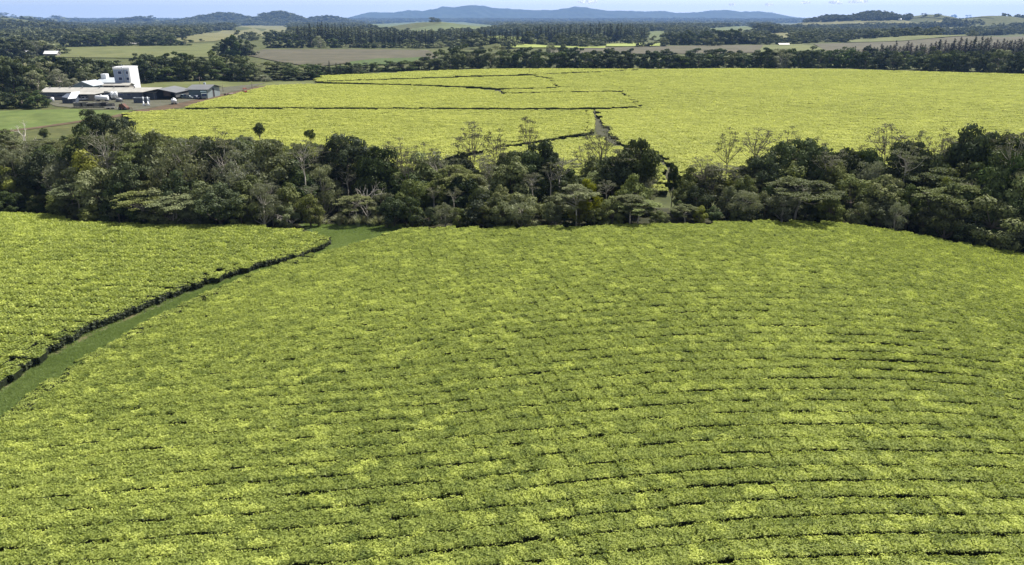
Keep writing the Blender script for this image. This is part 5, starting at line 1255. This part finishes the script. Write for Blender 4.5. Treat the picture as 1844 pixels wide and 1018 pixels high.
# ------------------------------------------------------------------ far woods as one mass
def woods():
    r = np.random.default_rng(5)
    pts, sc, ix, pl = [], [], [], []
    polys = [np.array(p) for p in CLEAR_PX]
    for (y0, y1, n, hs) in [(640, 1100, 900, 12), (1100, 1900, 9000, 12), (1900, 3200, 20000, 13), (2450, 3050, -5000, 11), (3200, 5200, 15000, 15), (5200, 9800, 9000, 20)]:
        Y = np.sqrt(r.uniform(y0 ** 2, y1 ** 2, abs(n))); X = Y * (r.uniform(-.80, .80, n) if n > 0 else r.uniform(.40, .58, -n))
        Z = hz(X, Y)
        px, py = proj((X, Y, Z))
        n = abs(n); ok = np.ones(n, bool)
        for p in polys: ok &= ~inpoly(px, py, p)
        for p in polys:      # keep the crowns off the paddock right behind a tree
            ok &= ~inpoly(px, py - hs * .55 * F / Y, p) | (Y > 4000)
        v = vnoise(X, Y, 130, 3) * .6 + vnoise(X, Y, 45, 4) * .4
        ok &= (v > .36) | (Y > 3200) | ((px > 1440) & (px < 1640) & (py < 42))
        ok &= ~((px > 1640) & (py < 40) & (v < .62) & (Y < 3200))
        if y0 < 1200: ok &= ~((px > 560) & (py > 90))
        ok &= ~((Y < 1100) & (px > 380) & (px < 800))
        k = np.nonzero(ok)[0]
        s = hs / 10 * r.uniform(.65, 1.25, len(k)) * (1 if y1 < 5000 else 1)
        wd = s * r.uniform(1.2, 1.9, len(k)) * (1 + (Y[k] > 3200) * 1.2)
        pts.append(np.stack([X[k], Y[k], Z[k] - .4], 1)); sc.append(np.stack([wd, wd, s], 1)); ix.append(r.integers(0, 8, len(k)))
    pts, sc, ix = np.concatenate(pts), np.concatenate(sc), np.concatenate(ix)
    wm = leafmat('wood_mass_foliage', (0.026, 0.037, 0.019), (0.16, 0.175, 0.09), 0.15, True, .65)
    ms = []
    for i in range(8):
        _, c = p_dense(400 + i, 'far', 12, 26, .75, 4.6, .2, 10); c.materials[0] = wm; ms.append(c)
    o = scatter('far_woods', pts, r.uniform(0, 6.28, len(pts)), sc, ix, r.random(len(pts)), proto_collection('wood_proto', ms), wm)
    tag(o, 'far woods rolling as one dark mass to the horizon', 'woods', None, 'stuff')
    print('WOODS', len(pts))
woods()

# ------------------------------------------------------------------ blue mountain range on the horizon
def mountains():
    prof = [(560, 40), (640, 33), (655, 29), (665, 26), (680, 23.5), (720, 24), (735, 22), (745, 20.5), (770, 21.5), (790, 18.5), (805, 15), (820, 16.5), (845, 14), (862, 13), (878, 14.5), (890, 17), (930, 19), (960, 20.5), (975, 20), (990, 21), (1010, 18), (1030, 15.5), (1045, 16), (1060, 18.5), (1085, 21.5), (1110, 21), (1150, 22.5), (1180, 21.5), (1200, 24.5), (1230, 24), (1255, 21.5), (1285, 20), (1310, 22.5), (1345, 22), (1370, 25), (1395, 30), (1430, 36), (1500, 41)]
    xs = np.array([p[0] for p in prof], float); ys = np.array([p[1] for p in prof], float)
    n, m = 420, 60
    px = np.linspace(540, 1520, n); Y0, Y1 = 10400.0, 13300.0
    k = np.linspace(0, 1, m)
    PX, K = np.meshgrid(px, k, indexing='ij')
    Yr = 11900.0
    X = (PX - CX) / F * Yr * cP * 1.055
    Y = Y0 + (Y1 - Y0) * K
    top = H + (36 - (36 - (36 - np.interp(PX, xs, ys)) * 1.1 + 1.5 - 1.2 * (vnoise(PX, PX * 0, 7, 6) - .5) - .7 * (vnoise(PX, PX * 0, 3, 7) - .5))) / F * Yr
    sh = np.where(K < .52, np.clip(K / .52, 0, 1) ** 1.15, np.clip((1 - K) / .48, 0, 1))
    ridges = vnoise(X + 3 * (Y - Y0) * .12, Y * .25, 170, 12) * .6 + vnoise(X, Y * .4, 70, 13) * .4
    ridges = np.abs(ridges - .5) * 2
    base = 20.0
    Z = base + (top - base) * sh * (1 - .34 * ridges * (1 - sh) * 1.6)
    me = gridmesh('mountain_range', X, Y, Z, M['forest'])
    if me.polygons[len(me.polygons) // 2].normal.z < 0: me.flip_normals()
    tag(link('mountain_range', me), 'long blue mountain range on the horizon', 'mountains', kind='structure')
mountains()

# ------------------------------------------------------------------ far houses
def house(px, py, wpx, hpx, lab, roofm='white', wallm='cream', group=None):
    g = G(px, py); Y = g[1]; w2 = wpx / F * Y / 2; h = max(2.4, hpx / F * Y)
    root = empty('farm_house', g); tag(root, lab, 'house', group)
    wl, rf = gable(-w2, w2, -w2 * .4, w2 * .6, -1, h * .5, h, 'x', over=.5)
    wl.build('wall', M[wallm], root); rf.build('roof', M[roofm], root)
    return root
house(1411, 82, 17, 3.4, 'pale roofed farm house among trees right of centre', 'cream_roof', 'dark_wall')
house(58, 99, 22, 7, 'white farm building at the left, left one of two', group='white farm buildings on the left')
house(94, 101, 22, 8, 'white farm building at the left, right one of two', group='white farm buildings on the left')
house(247, 81, 26, 3, 'long low shed on the back edge of the pale paddock', 'cream_roof', 'dark_wall')
for i, (px, py, w_) in enumerate([(428, 41, 9), (461, 40, 8), (491, 38.5, 9), (210, 40, 8), (644, 40, 14), (655, 41, 9), (1620, 36, 8)]):
    o = house(px, py, w_ * .7, 2, 'white house far off near horizon, ' + ['left of the twin hills', 'under the twin hills, left one', 'under the twin hills, right one', 'below the cone hills', 'at the left foot of the mountains, longer one', 'at the left foot of the mountains, shorter one', 'on the wooded hill at right'][i], 'white', 'white', 'white houses near the horizon')

# ------------------------------------------------------------------ small clouds over the range
def cloud(px, py, wpx, hpx, seed, lab):
    r = random.Random(seed); D = 16500.0
    c = P(px, py, D); s = F / D
    b = MB()
    import bmesh
    bm = bmesh.new()
    for k in range(9):
        a = (k - 4) / 4.5
        rr = hpx / s * .5 * r.uniform(.55, 1.0) * (1 - .5 * a * a)
        m_ = Matrix.Translation((a * wpx / s * .42, r.uniform(-1, 1) * rr * .5, r.uniform(-.1, .5) * rr)) @ Matrix.Diagonal((1.25, 1, .75, 1)) @ Matrix.Scale(rr, 4)
        bmesh.ops.create_icosphere(bm, subdivisions=3, radius=1, matrix=m_)
    me = bpy.data.meshes.new('cloud'); bm.to_mesh(me); bm.free()
    me.materials.append(CLOUD)
    o = link('cloud', me, None, c); md = o.modifiers.new('merge', 'REMESH'); md.mode = 'VOXEL'; md.voxel_size = hpx / s * .09
    tx = bpy.data.textures.new('cloud_noise', 'CLOUDS'); tx.noise_scale = hpx / s * .35
    dm = o.modifiers.new('puff', 'DISPLACE'); dm.texture = tx; dm.strength = hpx / s * .4; dm.texture_coords = 'GLOBAL'
    tag(o, lab, 'cloud', None, 'structure')
CLOUD, ct, cb, co = nmat('cloud_white'); ct.nodes.remove(cb)
cd = ct.nodes.new('ShaderNodeBsdfDiffuse'); cd.inputs['Color'].default_value = (.9, .9, .9, 1)
ctr = ct.nodes.new('ShaderNodeBsdfTranslucent'); ctr.inputs['Color'].default_value = (.95, .95, .95, 1)
cm = ct.nodes.new('ShaderNodeMixShader'); cm.inputs[0].default_value = .55
ct.links.new(cd.outputs[0], cm.inputs[1]); ct.links.new(ctr.outputs[0], cm.inputs[2])
ctp = ct.nodes.new('ShaderNodeBsdfTransparent'); cm2 = ct.nodes.new('ShaderNodeMixShader')
ct.links.new(ramp(ct, noise(ct, .022, 5, .6), .36, .62), cm2.inputs[0]); ct.links.new(ctp.outputs[0], cm2.inputs[1]); ct.links.new(cm.outputs[0], cm2.inputs[2])
ct.links.new(cm2.outputs[0], co.inputs['Surface'])
for i, (px, py, w_, h_, lab) in enumerate([(1058, 4, 34, 12, 'largest white puff of cloud above the mountains'), (1385, 9, 14, 6, 'small puff of cloud right of the mountains'), (1318, 9, 10, 6, 'faint puff of cloud above the right of the mountains'), (1450, 5, 18, 7, 'thin puff of cloud above the wooded hill'), (1505, 5, 26, 9, 'white cloud above the wooded hill'), (1545, 3, 36, 10, 'wide white cloud at the top right')]):
    cloud(px, py, w_, h_, 40 + i, lab)

# ------------------------------------------------------------------ air
b = MB(); b.box(-10400, -120, -12, 10400, 13900, 262)
HZ = bpy.data.materials.new('haze_air'); HZ.use_nodes = True
ht_ = HZ.node_tree; ht_.nodes.remove(ht_.nodes['Principled BSDF'])
hv_ = ht_.nodes.new('ShaderNodeVolumePrincipled'); hv_.inputs['Color'].default_value = (0.235, 0.41, 0.84, 1); hv_.inputs['Density'].default_value = 0.000065
ht_.links.new(hv_.outputs[0], ht_.nodes['Material Output'].inputs['Volume'])
hz_o = b.build('haze', HZ); tag(hz_o, 'thin blue haze over the valley', 'haze', None, 'stuff')

# ------------------------------------------------------------------ a label of its own for every tree and tuft
ORD = ['first', 'second', 'third', 'fourth', 'fifth', 'sixth', 'seventh', 'eighth', 'ninth', 'tenth', 'eleventh', 'twelfth']
def describe(items):
    """items: (object, phrase, px, height). Look-alikes are told apart by size, then by order from the left"""
    by = {}
    for it in items: by.setdefault(it[1], []).append(it)
    for ph, L in by.items():
        if len(L) == 1: L[0][0]['label'] = ph; continue
        L.sort(key=lambda t: t[2]); n = len(L)
        for i, it in enumerate(L):
            if n == 2: it[0]['label'] = ph + (', left of its twin' if i == 0 else ', right of its twin')
            elif i == n - 1: it[0]['label'] = ph + ', rightmost'
            elif i == 0: it[0]['label'] = ph + ', leftmost'
            elif i < 12 and i <= n / 2: it[0]['label'] = ph + ', %s from left' % ORD[i]
            elif n - 1 - i < 12: it[0]['label'] = ph + ', %s from right' % ORD[n - 1 - i]
            else: it[0]['label'] = ph + ', in the middle'
        for it in L:
            if len(it[0]['label'].split()) > 16: print('LONG', it[0]['label'])
describe([(t[0], t[2], t[3], t[4]) for t in TREES])
describe([(o, 'pale reed tuft at the end of the grass track', px, 1) for px, o in rt])
print('TREES', len(TREES), 'objects', len(SC.objects))
